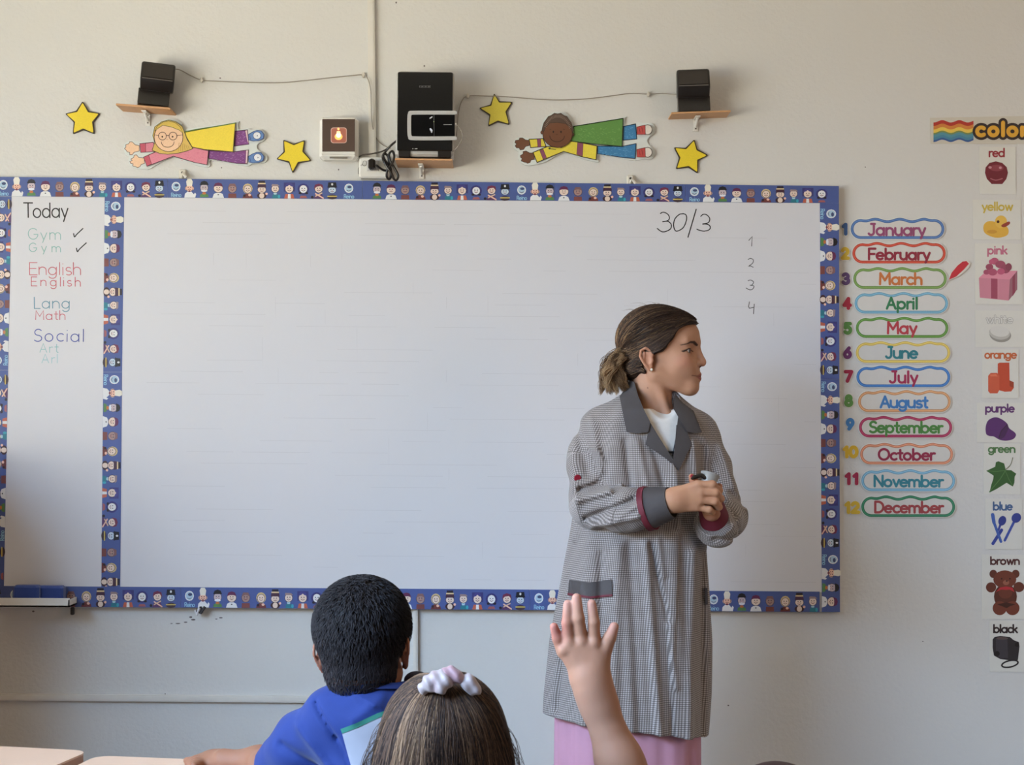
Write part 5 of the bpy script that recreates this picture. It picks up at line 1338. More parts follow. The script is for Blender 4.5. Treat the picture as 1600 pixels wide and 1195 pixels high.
def along(p, pts):
    best = None
    acc = 0; L_ = []
    for i in range(len(pts)-1):
        a, b = v3(pts[i]), v3(pts[i+1]); ba = b-a; l = np.linalg.norm(ba); t = np.clip(((p-a)@ba)/(ba@ba), 0, 1)
        q = p-a-t[..., None]*ba; d = ln(q)
        ref = v3((0, 1, 0)); u = ref-ba*(ref@ba)/(ba@ba); u /= np.linalg.norm(u); w = np.cross(ba/l, u)
        an = np.arctan2(-(q@w), -(q@u))
        s = acc+t*l
        if best is None: best = [d, s, an]
        else:
            m_ = d < best[0]; best = [np.where(m_, d, best[0]), np.where(m_, s, best[1]), np.where(m_, an, best[2])]
        acc += l
    return best
SF_R = [(925,655,940,735,6,.007),(905,665,920,740,7,-.006),(945,668,965,745,6,-.010),(958,660,972,740,5,.006),(930,700,968,752,5,.007),(905,765,960,748,5,-.010),(900,780,948,765,6,.009),(915,808,985,778,5,-.009),(925,820,1000,800,5,.007),(895,700,900,790,7,.004),(960,805,1005,772,4,.005)]
_SR = [(Tp(a,b,-.08)[[0,2]], Tp(c,d,-.08)[[0,2]], w*PXM, h) for a,b,c,d,w,h in SF_R]
SF_L = [(1125,700,1145,760,6,.005),(1108,720,1125,790,6,-.006),(1140,770,1160,790,5,-.006),(1120,830,1150,806,5,.007),(1110,838,1140,838,5,-.006),(1135,800,1150,830,4,-.005)]
_SL = [(Tp(a,b,-.05)[[0,2]], Tp(c,d,-.05)[[0,2]], w*PXM, h) for a,b,c,d,w,h in SF_L]
def sleeveR(p):
    d = chain(p, RS, RSr, .03); _, s, an = along(p, RS)
    return d-1.35*fold2(p, _SR, 1.0)-.0016*np.sin(s*105+2.5*np.sin(an))
def sleeveL(p):
    d = chain(p, LS, LSr, .03); _, s, an = along(p, LS)
    return d-fold2(p, _SL, 1.0)-.0014*np.sin(s*95+2.5*np.sin(an*1.0+1))
V_A, V_L, V_R = Tp(1058,735,-.11), Tp(972,594,-.09), Tp(1066,594,-.09)
def vcut(p):
    # wedge between the lapels, seen from the front
    def half(a, b, x, z):
        n = v3((b[2]-a[2], 0, -(b[0]-a[0]))); n /= np.linalg.norm(n); return (x-a[0])*n[0]+(z-a[2])*n[2]
    x, z = p[..., 0], p[..., 2]
    return np.maximum(np.maximum(-half(V_A, V_L, x, z), half(V_A, V_R, x, z)), p[..., 1]-(TY-.02))
def endcut(p, a, b):   # keep only the part before b on the way a->b
    n = b-a; n = n/np.linalg.norm(n); return (p-b)@n
def coat_sdf(p):
    d = torso_sdf(p)
    d = smax(d, p[..., 2]-Tp(1020, 603)[2], .012)
    sR = smax(sleeveR(p), endcut(p, RS[-2], RS[-1]+(RS[-1]-RS[-2])*.12), .004)
    sL = smax(sleeveL(p), endcut(p, LS[-2], LS[-1]), .004)
    kk = .004+.031*np.clip((p[..., 2]-Tp(0, 745)[2])/(Tp(0, 670)[2]-Tp(0, 745)[2]), 0, 1)
    d = smin(smin(d, sR, kk), sL, kk)
    d = smax(d, zhem(p)-p[..., 2], .003)
    return smax(d, -vcut(p), .002)
def coat_uv(V):
    dt, dr, dl = torso_sdf(V, False), chain(V, RS, RSr, .03), chain(V, LS, LSr, .03)
    z = V[:, 2]; l = np.interp(z, tz, tl); r = np.interp(z, tz, tr)
    ph = np.arctan2((V[:, 0]-(l+r)/2)/1.3, -(V[:, 1]-TY))
    uv = np.stack([ph*.17, z], 1)
    for pts, dd in ((RS, dr), (LS, dl)):
        _, s, an = along(V, pts); m_ = (dd < dt)&(dd <= np.minimum(dr, dl)+1e-9)
        uv[m_] = np.stack([an*.046, s], 1)[m_]
    return uv
coat = sdf_obj('coat', coat_sdf, (Tp(840,0)[0]-.02, TY-.27, Tp(0,1165)[2]-.03), (Tp(1170,0)[0]+.03, TY+.20, Tp(0,590)[2]+.02), .0036, check, teacher, None, coat_uv)
# T-shirt
def tee_sdf(p):
    d = torso_sdf(p, False, -.012)
    d = smin(d, sell(p, Tp(1026, 712, .0), (.128,.095,.108)), .02)
    nk = p[..., 2]-(Tp(1037, 657)[2]+.9*np.maximum(0, (p[..., 1]-(TY-.09)))*.5+1.2*(np.abs(p[..., 0]-Tp(1036,0)[0])**2)*12)
    d = smax(d, nk, .003); return smax(d, Tp(0, 760)[2]-p[..., 2], .003)
sdf_obj('tee_shirt', tee_sdf, Tp(960,770)-v3((0,.2,0)), Tp(1100,640)+v3((0,.12,0)), .003, mat('white_jersey', (226,220,214), rough=.85, bump=.2, bscale=70), teacher)
# collar and lapels
def col_base(p):
    d = torso_sdf(p, False); d = smax(d, p[..., 2]-Tp(0, 612)[2], .01)
    nk = scap(p, HC+HR@v3((-.006,0,-.060)), NB, .053, .070)
    return smin(d, smax(nk, p[..., 2]-Tp(0,592)[2], .003), .02)
yn, yf_ = -1.0, TY+.02
lap = dict(fn=col_base, y0=-1.0, y1=TY+.06)
panel('lapel', [(1012,664),(1016,660),(1030,683),(1052,718),(1062,731),(1061,735),(1052,727),(1040,716),(1008.5,694.5),(1010.5,684),(1013,675)], lap['fn'], -1.0, TY+.05, .0035, .003, collar_m, coat, 3)
panel('lapel', [(1060,648),(1074,674.5),(1081,694),(1072,712),(1062,732),(1056,727),(1051.5,720),(1055,690),(1059,655)], lap['fn'], -1.0, TY+.05, .0035, .003, collar_m, coat, 3)
panel('collar', [(984,594),(991,597),(997,618),(1006,640),(1016,659),(1013,675),(996,677),(979,675),(974,650),(968,619),(976,608)], lap['fn'], -1.0, TY+.05, .0062, .004, collar_m, coat, 3)
panel('collar', [(1056,616),(1061,622),(1067,629),(1084,642),(1097,676),(1086,676.5),(1074,674.5),(1066,662),(1059,650),(1053,640),(1053,626)], lap['fn'], -1.0, TY+.05, .0062, .004, collar_m, coat, 3)
# pocket trim, cuffs, button
panel('pocket_trim', [(889.5,905.5),(921,910),(955.5,905),(956.5,928),(922,931.5),(887,926)], torso_sdf, -1.0, TY+.05, .001, .0028, collar_m, coat, 3)
panel('pocket_piping', [(887,926),(922,931.5),(956.5,928),(956.6,931.3),(922,935),(886.8,929.6)], torso_sdf, -1.0, TY+.05, .001, .0034, crimson_m, coat, 2)
panel('pocket_trim', [(1101,918),(1105.3,918),(1106,944),(1102.5,944)], torso_sdf, -1.0, TY+.08, .001, .0028, collar_m, coat, 2)
def tube_loft(name, a, b, ra, rb, mt, parent, tk=.003, n=28, seg=6, squash=1.0, wob=.0):
    a, b = v3(a), v3(b); t = (b-a)/np.linalg.norm(b-a); ref = v3((0, 0, 1)); u = ref-t*(ref@t); u /= np.linalg.norm(u); w = np.cross(t, u)
    V = []; rings = []
    for k in range(seg+1): rings.append((k/seg, 0))
    for k in range(seg, -1, -1): rings.append((k/seg, tk))
    for s, ins in rings:
        r = ra+(rb-ra)*s-ins; c = a+(b-a)*s
        for j in range(n):
            an = 2*math.pi*j/n; rr = r*(1+wob*math.sin(an*3+s*4)); V.append(c+rr*(math.cos(an)*u+squash*math.sin(an)*w))
    m_ = len(rings); F = []
    for i in range(m_):
        for j in range(n): F.append([i*n+j, i*n+(j+1)%n, ((i+1)%m_)*n+(j+1)%n, ((i+1)%m_)*n+j])
    return link_mesh(name, V, F, mt, parent, smooth=True, sharp=50)
ca, cb = Tp(1014,794,-.17), Tp(1049,785,-.195)
tube_loft('cuff', ca, cb, .0515, .0385, collar_m, coat, .003, wob=.02)
tube_loft('cuff_piping', ca+(ca-cb)*.14, ca+(cb-ca)*.10, .0545, .0535, crimson_m, coat, .009, seg=2, wob=.02)
la, lb2 = Tp(1117,812,-.125), Tp(1110,785,-.165)
tube_loft('cuff', la, lb2, .0370, .0300, crimson_m, coat, .004, wob=.02)
mb = MB(); c = march(sleeveR, [902.5], [747], -1.0, TY)[0]
mb.lathe(c, [(.001,-.0045),(.0075,-.0040),(.0092,-.0015),(.0085,.002)], (150,24,50), 16, 1); mb.build('sleeve_button', mat('red_button', (128,20,38), rough=.3), coat, smooth=True, sharp=40)
# lanyard clip
mb = MB()
q = march(lambda p: tee_sdf(p), [1057.5,1056,1053,1051,1041,1047,1055], [664,685,700,712,705.5,706.5,706.5], -1.0, TY, .004)
mb.tube([q[0],q[1],q[2],q[3]], .0012, (50,42,48), 6); mb.tube([q[4],q[5],q[6]], .0028, (22,20,22), 6)
mb.build('lanyard', PRINT, teacher, smooth=True)

# ---- hands
HY = -.218
def h3(px, py, dy=0): return Tp(px, py, HY+dy)
def hand_r(p):
    kn = [h3(1090,757,-.004), h3(1095,769,-.007), h3(1094,781,-.005), h3(1088,792,.001)]
    wr = [h3(1052,772,.012), h3(1052,779,.008), h3(1052,785,.008), h3(1054,791,.014)]
    d = None
    for k in range(4):
        e = scap(p, wr[k], kn[k], .0140, .0105); d = e if d is None else smin(d, e, .014)
    d = smin(d, scap(p, h3(1028,786,.028), h3(1056,780,.010), .0225, .0235), .02)
    d = smax(d, p[..., 1]-(TY+HY+.028), .006)
    pip = [h3(1113,757,-.006), h3(1118,769.5,-.008), h3(1117,783,-.006), h3(1108,796,-.001)]
    tip = [h3(1124,766,.014), h3(1126.5,779,.012), h3(1123.5,792,.012), h3(1113,800,.012)]
    end = [h3(1116,768,.034), h3(1117,781,.032), h3(1113,793,.030), h3(1104,800,.028)]
    rr = [.0094,.0096,.0092,.0080]
    for k in range(4):
        f = scap(p, kn[k], pip[k], rr[k]*1.06, rr[k]*.98); f = smin(f, scap(p, pip[k], tip[k], rr[k]*.98, rr[k]*.88), .006); f = smin(f, scap(p, tip[k], end[k], rr[k]*.88, rr[k]*.76), .004)
        d = smin(d, f, .0035) if k else smin(d, f, .004)
    return d
def hcolf(base, red, nails=()):
    b = np.array(lin(base)); r = np.array(lin(red))
    def f(V):
        n = .5+.5*np.sin(V[:, 0]*90)*np.sin(V[:, 2]*110); c = b[None]*(1-.18*n[:, None])+r[None]*.18*n[:, None]
        for (m_, rr, cc) in nails:
            w = np.clip(1-(ln(V-m_)-rr)/.0012, 0, 1)[:, None]; c = c*(1-w)+np.array(lin(cc))*w
        return c
    return f
sdf_obj('hand', hand_r, h3(1030,815)-v3((0,.05,0)), h3(1135,740)+v3((0,.06,0)), .0017, skin_m, teacher, hcolf((180,132,102), (176,112,88)))
def hand_l(p):
    # the other hand lies behind, its thumb showing above the fist
    d = smin(scap(p, h3(1112,800,.050), h3(1106,778,.048), .022, .024), scap(p, h3(1106,778,.048), h3(1096,764,.046), .022, .018), .02)
    th = chain(p, [h3(1098,775,.040), h3(1089,760,.030), h3(1084,751,.022), h3(1080.8,744.5,.016)], [.014,.0105,.0095,.0075], .006)
    d = smin(d, th, .010)
    for k in range(4):
        f = chain(p, [h3(1098+k*3,768+k*8,.050), h3(1116+k*2,762+k*9,.062), h3(1124,760+k*9,.046)], [.010,.0092,.0080], .004)
        d = smin(d, f, .004)
    return d
nail = march(hand_l, [1081], [743.6], -1.0, TY)[0]
sdf_obj('hand', hand_l, h3(1070,835)-v3((0,.03,0)), h3(1140,735)+v3((0,.10,0)), .0018, skin_m, teacher, hcolf((168,118,92), (172,102,82), [(nail, .0038, (150,36,52))]))
# feet, legs, skirt, shoes
pink = mat('pink_cotton', (192,138,156), rough=.8, bump=.3, bscale=14)
def skirt():
    n = 96; V = []; F = []; zs = np.linspace(.62, .13, 26)
    xl_ = Tp(869, 1190)[0]; xr__ = Tp(1093, 1190)[0]
    for i, z in enumerate(zs):
        s = i/25; cx_ = (xl_+xr__)/2; a = (xr__-xl_)/2*(1+.10*s*0); b = .125+.02*s
        for j in range(n):
            an = 2*math.pi*j/n; k = 1+(.018+.03*s)*math.sin(an*11+1.3*math.sin(an*2))+.012*math.sin(an*23)
            V.append((cx_+a*k*math.cos(an)*abs(math.cos(an))**-.08 if abs(math.cos(an)) > .02 else cx_, TY+b*k*math.sin(an), z))
    for i in range(25):
        for j in range(n): F.append([i*n+j, i*n+(j+1)%n, (i+1)*n+(j+1)%n, (i+1)*n+j])
    F.append(list(range(n)))
    return link_mesh('skirt', V, F, pink, teacher, smooth=True)
skirt()
mb = MB()
for sx in (-.075, .075):
    x = Tp(985, 900)[0]+sx
    def shoe(p, x=x):
        d = sell(p, (x, TY-.05, .035), (.042,.125,.036)); d = smin(d, scap(p, (x, TY+.03, .05), (x, TY+.03, .13), .038, .034), .03); return smax(d, .002-p[..., 2], .002)
    sdf_obj('shoe', shoe, (x-.06, TY-.2, 0), (x+.06, TY+.1, .17), .006, mat('white_trainer', (225,222,218), rough=.5), teacher)

# ---- cup and marker held in the hands
ct, cbm = h3(1110,740.5,.030), h3(1103,765,.022)
mb = MB(); n = 28; ax = ct-cbm; L_ = np.linalg.norm(ax); ax /= L_; u = np.cross(ax, v3((0,1,0))); u /= np.linalg.norm(u); w = np.cross(ax, u)
V = []; prof = [(0,.0165),(.3,.0180),(.6,.0200),(.93,.0225),(.96,.0236),(1,.0236),(.99,.0222),(.6,.0190),(.05,.0155)]
for s, r in prof:
    for j in range(n): V.append(cbm+ax*L_*s+r*(math.cos(2*math.pi*j/n)*u+math.sin(2*math.pi*j/n)*w))
F = [[i*n+j, i*n+(j+1)%n, (i+1)*n+(j+1)%n, (i+1)*n+j] for i in range(len(prof)-1) for j in range(n)]+[list(range(n))]
cup = link_mesh('cup', V, F, mat('frosted_plastic', (176,172,166), rough=.35, trans=.25, alpha=.93), None, smooth=True, sharp=40)
tag(cup, 'small frosted grey plastic cup held in the hands of the woman', 'cup')
mb = MB(); mb.tube([h3(1081,748,.004), h3(1084,745.5,.008), h3(1096,742.5,.012), h3(1106,750,.016)], [.0030,.0052,.0056,.0056], (26,24,26), 10)
mk = mb.build('marker', blk, smooth=True, sharp=50); tag(mk, 'black board marker pinched between the hands beside the cup', 'marker')

# ================================================================ desks and chairs
desk_top = mat('desk_laminate', (228,188,158), rough=.35, var=.05, scale=9)
steel = mat('grey_steel_tube', (120,122,126), rough=.35, metal=.8)
def desk(ca_, cb_, w, d, z, lab, left):
    """far edge runs through two points of the photo at height z; corner at one end"""
    A_, B_ = G(ca_[0], ca_[1], z), G(cb_[0], cb_[1], z)
    dx = (B_-A_)[:2]; dx /= np.linalg.norm(dx); dy = np.array([dx[1], -dx[0]])     # towards the camera
    O = B_[:2] if left else A_[:2]
    sx = -1 if left else 1
    def pt(u, v): q = O+dx*sx*u+dy*v; return (q[0], q[1])
    r = .035; ol = []
    for (cu, cv, a0) in ((r, r, 180), (w-r, r, 270), (w-r, d-r, 0), (r, d-r, 90)):
        for t in range(0, 91, 15):
            a = math.radians(a0+t); ol.append(pt(cu+r*math.cos(a), cv+r*math.sin(a)))
    def slab(name, z0, z1, par, mt, ins=0):
        c = np.mean(ol, 0); o2 = [tuple(c+(np.array(p)-c)*(1-ins)) for p in ol]
        n = len(o2); mb = MB(); mb.add([(x, y, z0) for x, y in o2]+[(x, y, z1) for x, y in o2], [list(range(n))[::-1], [n+i for i in range(n)]]+[[i, (i+1)%n, n+(i+1)%n, n+i] for i in range(n)])
        return mb.build(name, mt, par)
    c = np.mean(ol, 0); root = empty('school_desk', (c[0], c[1], 0), lab, 'desk', 'pupil desks')
    slab('desk_top', z-.004, z, root, desk_top); slab('edge_band', z-.024, z-.0041, root, mat('desk_edge', (182,134,106), rough=.5))
    for (u, v) in ((.05,.06), (w-.05,.06), (.05,d-.06), (w-.05,d-.06)):
        q = pt(u, v); mb = MB(); mb.tube([(q[0],q[1],z-.024), (q[0],q[1],0)], .0125, n=12); mb.build('leg', steel, root)
    mb = MB()
    for v in (.06, d-.06): mb.tube([(*pt(.05, v), z-.036), (*pt(w-.05, v), z-.036)], .011)
    mb.build('crossbar', steel, root)
    return root
DZ = .64
desk((-40,1163.5), (140,1172.5), .70, .50, DZ, 'pale wooden pupil desk in the lower left corner of the picture', True)
desk((152,1180), (400,1190), .70, .46, DZ, 'pale wooden pupil desk under the hand of the boy in blue', False)
def chair(x, y, lab, sz=.36):
    root = empty('school_chair', (x, y, 0), lab, 'chair', 'pupil chairs below the picture')
    mb = MB(); mb.box((x-.17, y-.17, sz-.016), (x+.17, y+.17, sz), bev=.005); mb.build('seat', wood, root)
    mb = MB(); mb.box((x-.165, y-.205, sz+.17), (x+.165, y-.190, sz+.29), bev=.005); mb.build('backrest', wood, root)
    for sx in (-.15, .15):
        for yy in (-.19, .15):
            mb = MB(); mb.tube([(x+sx, y+yy, sz+.27 if yy < 0 else sz-.016), (x+sx, y+yy, 0)], .010); mb.build('leg', steel, root)
    return root

# ================================================================ children
def seated(p, x, y, sz, hw=.075, rc=.30):
    d = None
    for s in (-1, 1):
        t = scap(p, (x+s*hw, y+.0, sz+.066), (x+s*hw*1.15, y+rc, sz+.055), .066, .050)
        t = smin(t, scap(p, (x+s*hw*1.15, y+rc, sz+.055), (x+s*hw*1.15, y+rc+.01, .07), .047, .036), .02)
        d = t if d is None else smin(d, t, .03)
    return smin(d, sell(p, (x, y, sz+.09), (.135,.095,.092)), .03)
def lower(root, x, y, sz, mt, rc=.30):
    fn = lambda p: seated(p, x, y, sz, .075, rc)
    sdf_obj('trousers', fn, (x-.2, y-.13, 0), (x+.2, y+.4, sz+.2), .008, mt, root)
    for s in (-1, 1):
        cx_ = x+s*.086
        f = lambda p: smax(smin(sell(p, (cx_, y+rc+.05, .028), (.036,.095,.030)), scap(p, (cx_, y+rc+.01, .04), (cx_, y+rc+.01, .085), .033, .036), .02), .001-p[..., 2], .002)
        sdf_obj('shoe', f, (cx_-.05, y+rc-.08, 0), (cx_+.05, y+rc+.17, .13), .007, mat('dark_trainer', (70,72,84), rough=.6), root)
def stub_hair(name, fn, C, R, region, n, ln_, col, parent, flow=(0,0,-1)):
    d = RNG.normal(size=(n*3, 3)); d /= ln(d)[:, None]
    pts, r = on_surface(fn, C, d); q = (pts-C)@R
    ok = region(q) < -.001; pts = pts[ok][:n]; d = d[ok][:n]; K = 5
    f = v3(flow); N = len(pts); t = np.linspace(0, 1, K)
    fl = np.array(f)[None]+RNG.normal(0, .25, (N, 3)); fl = fl-d*(fl*d).sum(-1)[:, None]; fl /= ln(fl)[:, None]
    P_ = pts[:, None]+fl[:, None]*t[None, :, None]*ln_+d[:, None]*(.0004+.0028*np.sin(t*2.2))[None, :, None]
    c = np.array(lin(col))[None]*RNG.uniform(.6, 1.7, (N, 1))
    return strands(name, P_, np.full(N, .0007), c, hair_m, parent)

# ---- boy in blue, from behind
BYY = -1.80
def Bp(px, py, dy=0.0): return P(px, py, BYY+dy)
boy = person_root((Bp(580,1000)[0], BYY, 0), 'dark haired boy in a blue shirt seen from behind, resting his arm on a desk')
BC = Bp(567, 1008); BR_ = frame(math.radians(84), 0.0, math.radians(-4)); BS = .925
nape_z = [-.14,-.073,-.067,-.055,-.040,-.012,-.004,.006,.030,.058,.072,.085]
nape_x = [-.300,-.300,-.020,-.034,-.034,-.034,.000,.020,.036,.050,.080,.200]
def b_reg(q): return (q[..., 0]-np.interp(q[..., 2], nape_z, nape_x))*.75
def boy_skin(p):
    q = (p-BC)@BR_/BS; d = head_sdf(q)*BS
    nk = chain(p, [BC+v3((.0,-.008,-.03)), Bp(572,1052,-.005), Bp(580,1110,-.01)], [.048,.043,.056], .02)
    arm = chain(p, [Bp(455,1170,.07), Bp(448,1215,.20), G(405,1190,DZ+.026), G(352,1190,DZ+.022)], [.040,.036,.028,.0215], .02)
    wr = G(352,1190,DZ+.022)
    h = smin(sell(p, G(330,1187,DZ+.018), (.032,.040,.016)), scap(p, wr, G(335,1188,DZ+.018), .020, .018), .02)
    for k in range(4):
        a = G(318,1184+k*3,DZ+.016); f = chain(p, [a, G(306-k*1.0,1186.5+k*3.4,DZ+.021), G(291+k*2,1188+k*4,DZ+.009)], [.0088,.0080,.0066], .004); h = smin(h, f, .006)
    th = chain(p, [G(345,1190,DZ+.020), G(347,1182,DZ+.032), G(344,1177.5,DZ+.030)], [.0115,.0105,.0090], .006); h = smin(h, th, .007)
    return smin(smin(d, nk, .02), smin(arm, h, .014), .004)
lo = G(285,1200,DZ)-v3((.02,.12,.03)); hi = BC+v3((.14,.0,.14)); hi[1] = G(300,1180,DZ)[1]+.10
bodyb = sdf_obj('body', boy_skin, (lo[0], BYY-.16, .58), hi, .0030, skin_m, boy, head_cols(BC, BR_, (150,102,78), BS, cheek=.3))
eyes(bodyb, BC, BR_, BS)
nailp = G(343.5,1175.5,DZ+.037)
def bhair0(p):
    q = (p-BC)@BR_/BS
    d = smin(head_core(q), sell(q, (-.018,0,-.030), (.058,.060,.062)), .02)*BS
    return smin(d, scap(p, BC+v3((.0,-.006,-.04)), Bp(579,1085,-.004), .044, .040), .02)-.0070
def bhair(p):
    q = (p-BC)@BR_/BS
    return smax(bhair0(p)+.0008*np.sin(q[..., 1]*210+q[..., 2]*120)*np.sin(q[..., 2]*190), b_reg(q), .006)
bh = sdf_obj('hair', bhair, BC-v3((.12,.13,.13)), BC+v3((.12,.13,.14)), .003, hair_m, boy, lambda V: np.tile(lin((26,23,25)), (len(V), 1)))
stub_hair('hair_strands', bhair0, BC, BR_*1.0, lambda q: b_reg(q/BS), 6500, .014, (46,42,44), bh)
royal = mat('royal_blue_jersey', (16,42,108), rough=.85, bump=.25, bscale=45, sheen=.1)
SHF = [(497,1093,532,1142,4,-.006),(532,1142,560,1195,4,-.004),(470,1130,520,1185,7,.006),(440,1165,500,1195,6,-.006),(600,1080,560,1110,8,.004),(560,1075,600,1092,5,.004)]
_SB = [(Bp(a,b)[[0,2]], Bp(c,d)[[0,2]], w/940, h) for a,b,c,d,w,h in SHF]
def boy_shirt(p):
    d = scap(p, Bp(535,1128,.0), Bp(650,1125,.0), .054, .054)
    tor = chain(p, [Bp(592,1140), (Bp(590,1200)[0], BYY, .62), (Bp(590,1200)[0], BYY-.01, .45)], [.085,.115,.120]) 
    tor = np.maximum(tor, np.abs(p[..., 1]-BYY)-.088); d = smin(d, tor, .05)
    d = smin(d, scap(p, Bp(578,1100), Bp(583,1076,-.004), .072, .052), .03)
    d = smax(d, p[..., 2]-(Bp(580,1068)[2]+.0+(-.12)*(p[..., 1]-BYY)), .006)
    sl = chain(p, [Bp(520,1130,.0), Bp(478,1165,.05), Bp(437,1202,.11)], [.054,.056,.050], .02)
    sl = smax(sl, endcut(p, Bp(478,1165,.05), Bp(432,1207,.115)), .004)
    sr = chain(p, [Bp(655,1130,.0), Bp(690,1200,.06), Bp(700,1245,.10)], [.052,.052,.048], .02)
    d = smin(smin(d, sl, .025), sr, .025)
    d = smax(d, .415-p[..., 2], .004)
    return d-fold2(p, _SB, 1.0)-.0012*np.sin(p[..., 2]*80+p[..., 0]*60)
shirt = sdf_obj('shirt', boy_shirt, (Bp(395,0)[0], BYY-.18, .40), (Bp(745,0)[0]+.03, BYY+.22, Bp(0,1055)[2]+.03), .0042, royal, boy)
panel('collar', [(546,1078),(560,1070),(590,1067),(620,1066),(640,1062),(648,1070),(640,1076),(610,1076),(575,1076),(556,1082)], boy_shirt, -2.3, BYY+.05, .001, .004, mat('blue_rib', (14,36,92), rough=.8), shirt, 4)
panel('green_stripe', [(532,1139),(556,1130),(590,1114),(640,1098),(640,1104),(592,1121),(558,1137),(534.5,1146)], boy_shirt, -2.3, BYY+.05, .0008, .0022, mat('green_stripe', (40,112,96), rough=.8), shirt, 4)
panel('grey_panel', [(534.5,1146),(558,1137),(592,1121),(640,1104),(700,1105),(700,1230),(560,1230),(548,1195)], boy_shirt, -2.3, BYY+.05, .0006, .0016, mat('light_grey_jersey', (150,150,160), rough=.85, bump=.2, bscale=40), shirt, 6)
mb = MB(); 
fnh = lambda p: smin(sell(p, Bp(650,1062,.03), (.020,.030,.014)), sell(p, Bp(668,1078,.0), (.035,.040,.018)), .02)
sdf_obj('hood', fnh, Bp(625,1110)-v3((0,.08,0)), Bp(710,1040)+v3((0,.09,0)), .003, mat('navy_cloth', (30,34,62), rough=.8), boy)
# other forearm
f2 = lambda p: chain(p, [Bp(700,1240,.10), (Bp(690,0)[0], BYY+.22, DZ-.0), (Bp(660,0)[0], BYY+.40, DZ+.03)], [.034,.032,.024], .01)
sdf_obj('forearm', f2, (Bp(640,0)[0]-.05, BYY+.0, .55), (Bp(720,0)[0]+.06, BYY+.48, .80), .005, skin_m, boy, lambda V: np.tile(lin((150,102,78)), (len(V), 1)))
lower(boy, Bp(590,1000)[0], BYY, .36, mat('navy_trousers', (44,50,74), rough=.85))
chair(Bp(590,1000)[0], BYY, 'pupil chair under the boy in the blue shirt')

# ---- girl with long hair, from behind
GY = -2.30
def Gp(px, py, dy=0.0): return P(px, py, GY+dy)
girl = person_root((Gp(693,1000)[0], GY, 0), 'girl with long brown hair tied with a white and pink scrunchie, seen from behind')
GC_ = Gp(693, 1192); GR = frame(math.radians(92), math.radians(-6)); GS = .93
def girl_skin(p):
    d = head_sdf((p-GC_)@GR/GS)*GS
    nk = chain(p, [GC_+v3((0,-.01,-.04)), GC_+v3((0,-.01,-.15))], [.046,.052], .02)
    ar = None
    for s in (-1, 1):
        e = chain(p, [GC_+v3((s*.13,.0,-.22)), GC_+v3((s*.17,.06,-.36)), GC_+v3((s*.10,.22,-.36))], [.036,.034,.026], .02); ar = e if ar is None else np.minimum(ar, e)
    return np.minimum(smin(d, nk, .02), ar)
gb = sdf_obj('body', girl_skin, GC_-v3((.22,.14,.42)), GC_+v3((.22,.28,.13)), .0042, skin_m, girl, head_cols(GC_, GR, (206,150,124), GS, cheek=.3)); eyes(gb, GC_, GR, GS)
def g_top(p):
    d = scap(p, GC_+v3((-.095,-.01,-.195)), GC_+v3((.095,-.01,-.195)), .050)
    t = chain(p, [GC_+v3((0,-.01,-.22)), (GC_[0], GY, .45)], [.085,.115]); t = np.maximum(t, np.abs(p[..., 1]-GY+.01)-.085)
    return smax(smin(d, t, .05), .41-p[..., 2], .004)
sdf_obj('top', g_top, (GC_[0]-.2, GY-.14, .40), (GC_[0]+.2, GY+.12, GC_[2]-.11), .006, mat('lilac_jersey', (176,160,186), rough=.85), girl)
def ghair0(p):
    q = (p-GC_)@GR/GS; d = smin(head_core(q), sell(q, (-.012,0,-.020), (.062,.084,.075)), .03)*GS-.012
    return d
def ghair(p):
    q = (p-GC_)@GR/GS
    reg = (q[..., 0]-np.interp(q[..., 2], [-.3,-.02,.03,.07,.09], [.010,.012,.036,.075,.2]))*.75
    lo_ = chain(p, [GC_+v3((0,-.025,-.02)), GC_+v3((0,-.030,-.16))], [.050,.040]); lo_ = smax(lo_, p[..., 1]-(GY-.005), .01)
    return smax(smin(ghair0(p), lo_, .03), reg, .01)+.0014*np.sin(q[..., 1]*180+3*np.sin(q[..., 2]*22))
gh = sdf_obj('hair', ghair, GC_-v3((.13,.16,.24)), GC_+v3((.13,.12,.14)), .004, hair_m, girl, lambda V: np.tile(lin((62,46,38)), (len(V), 1)))
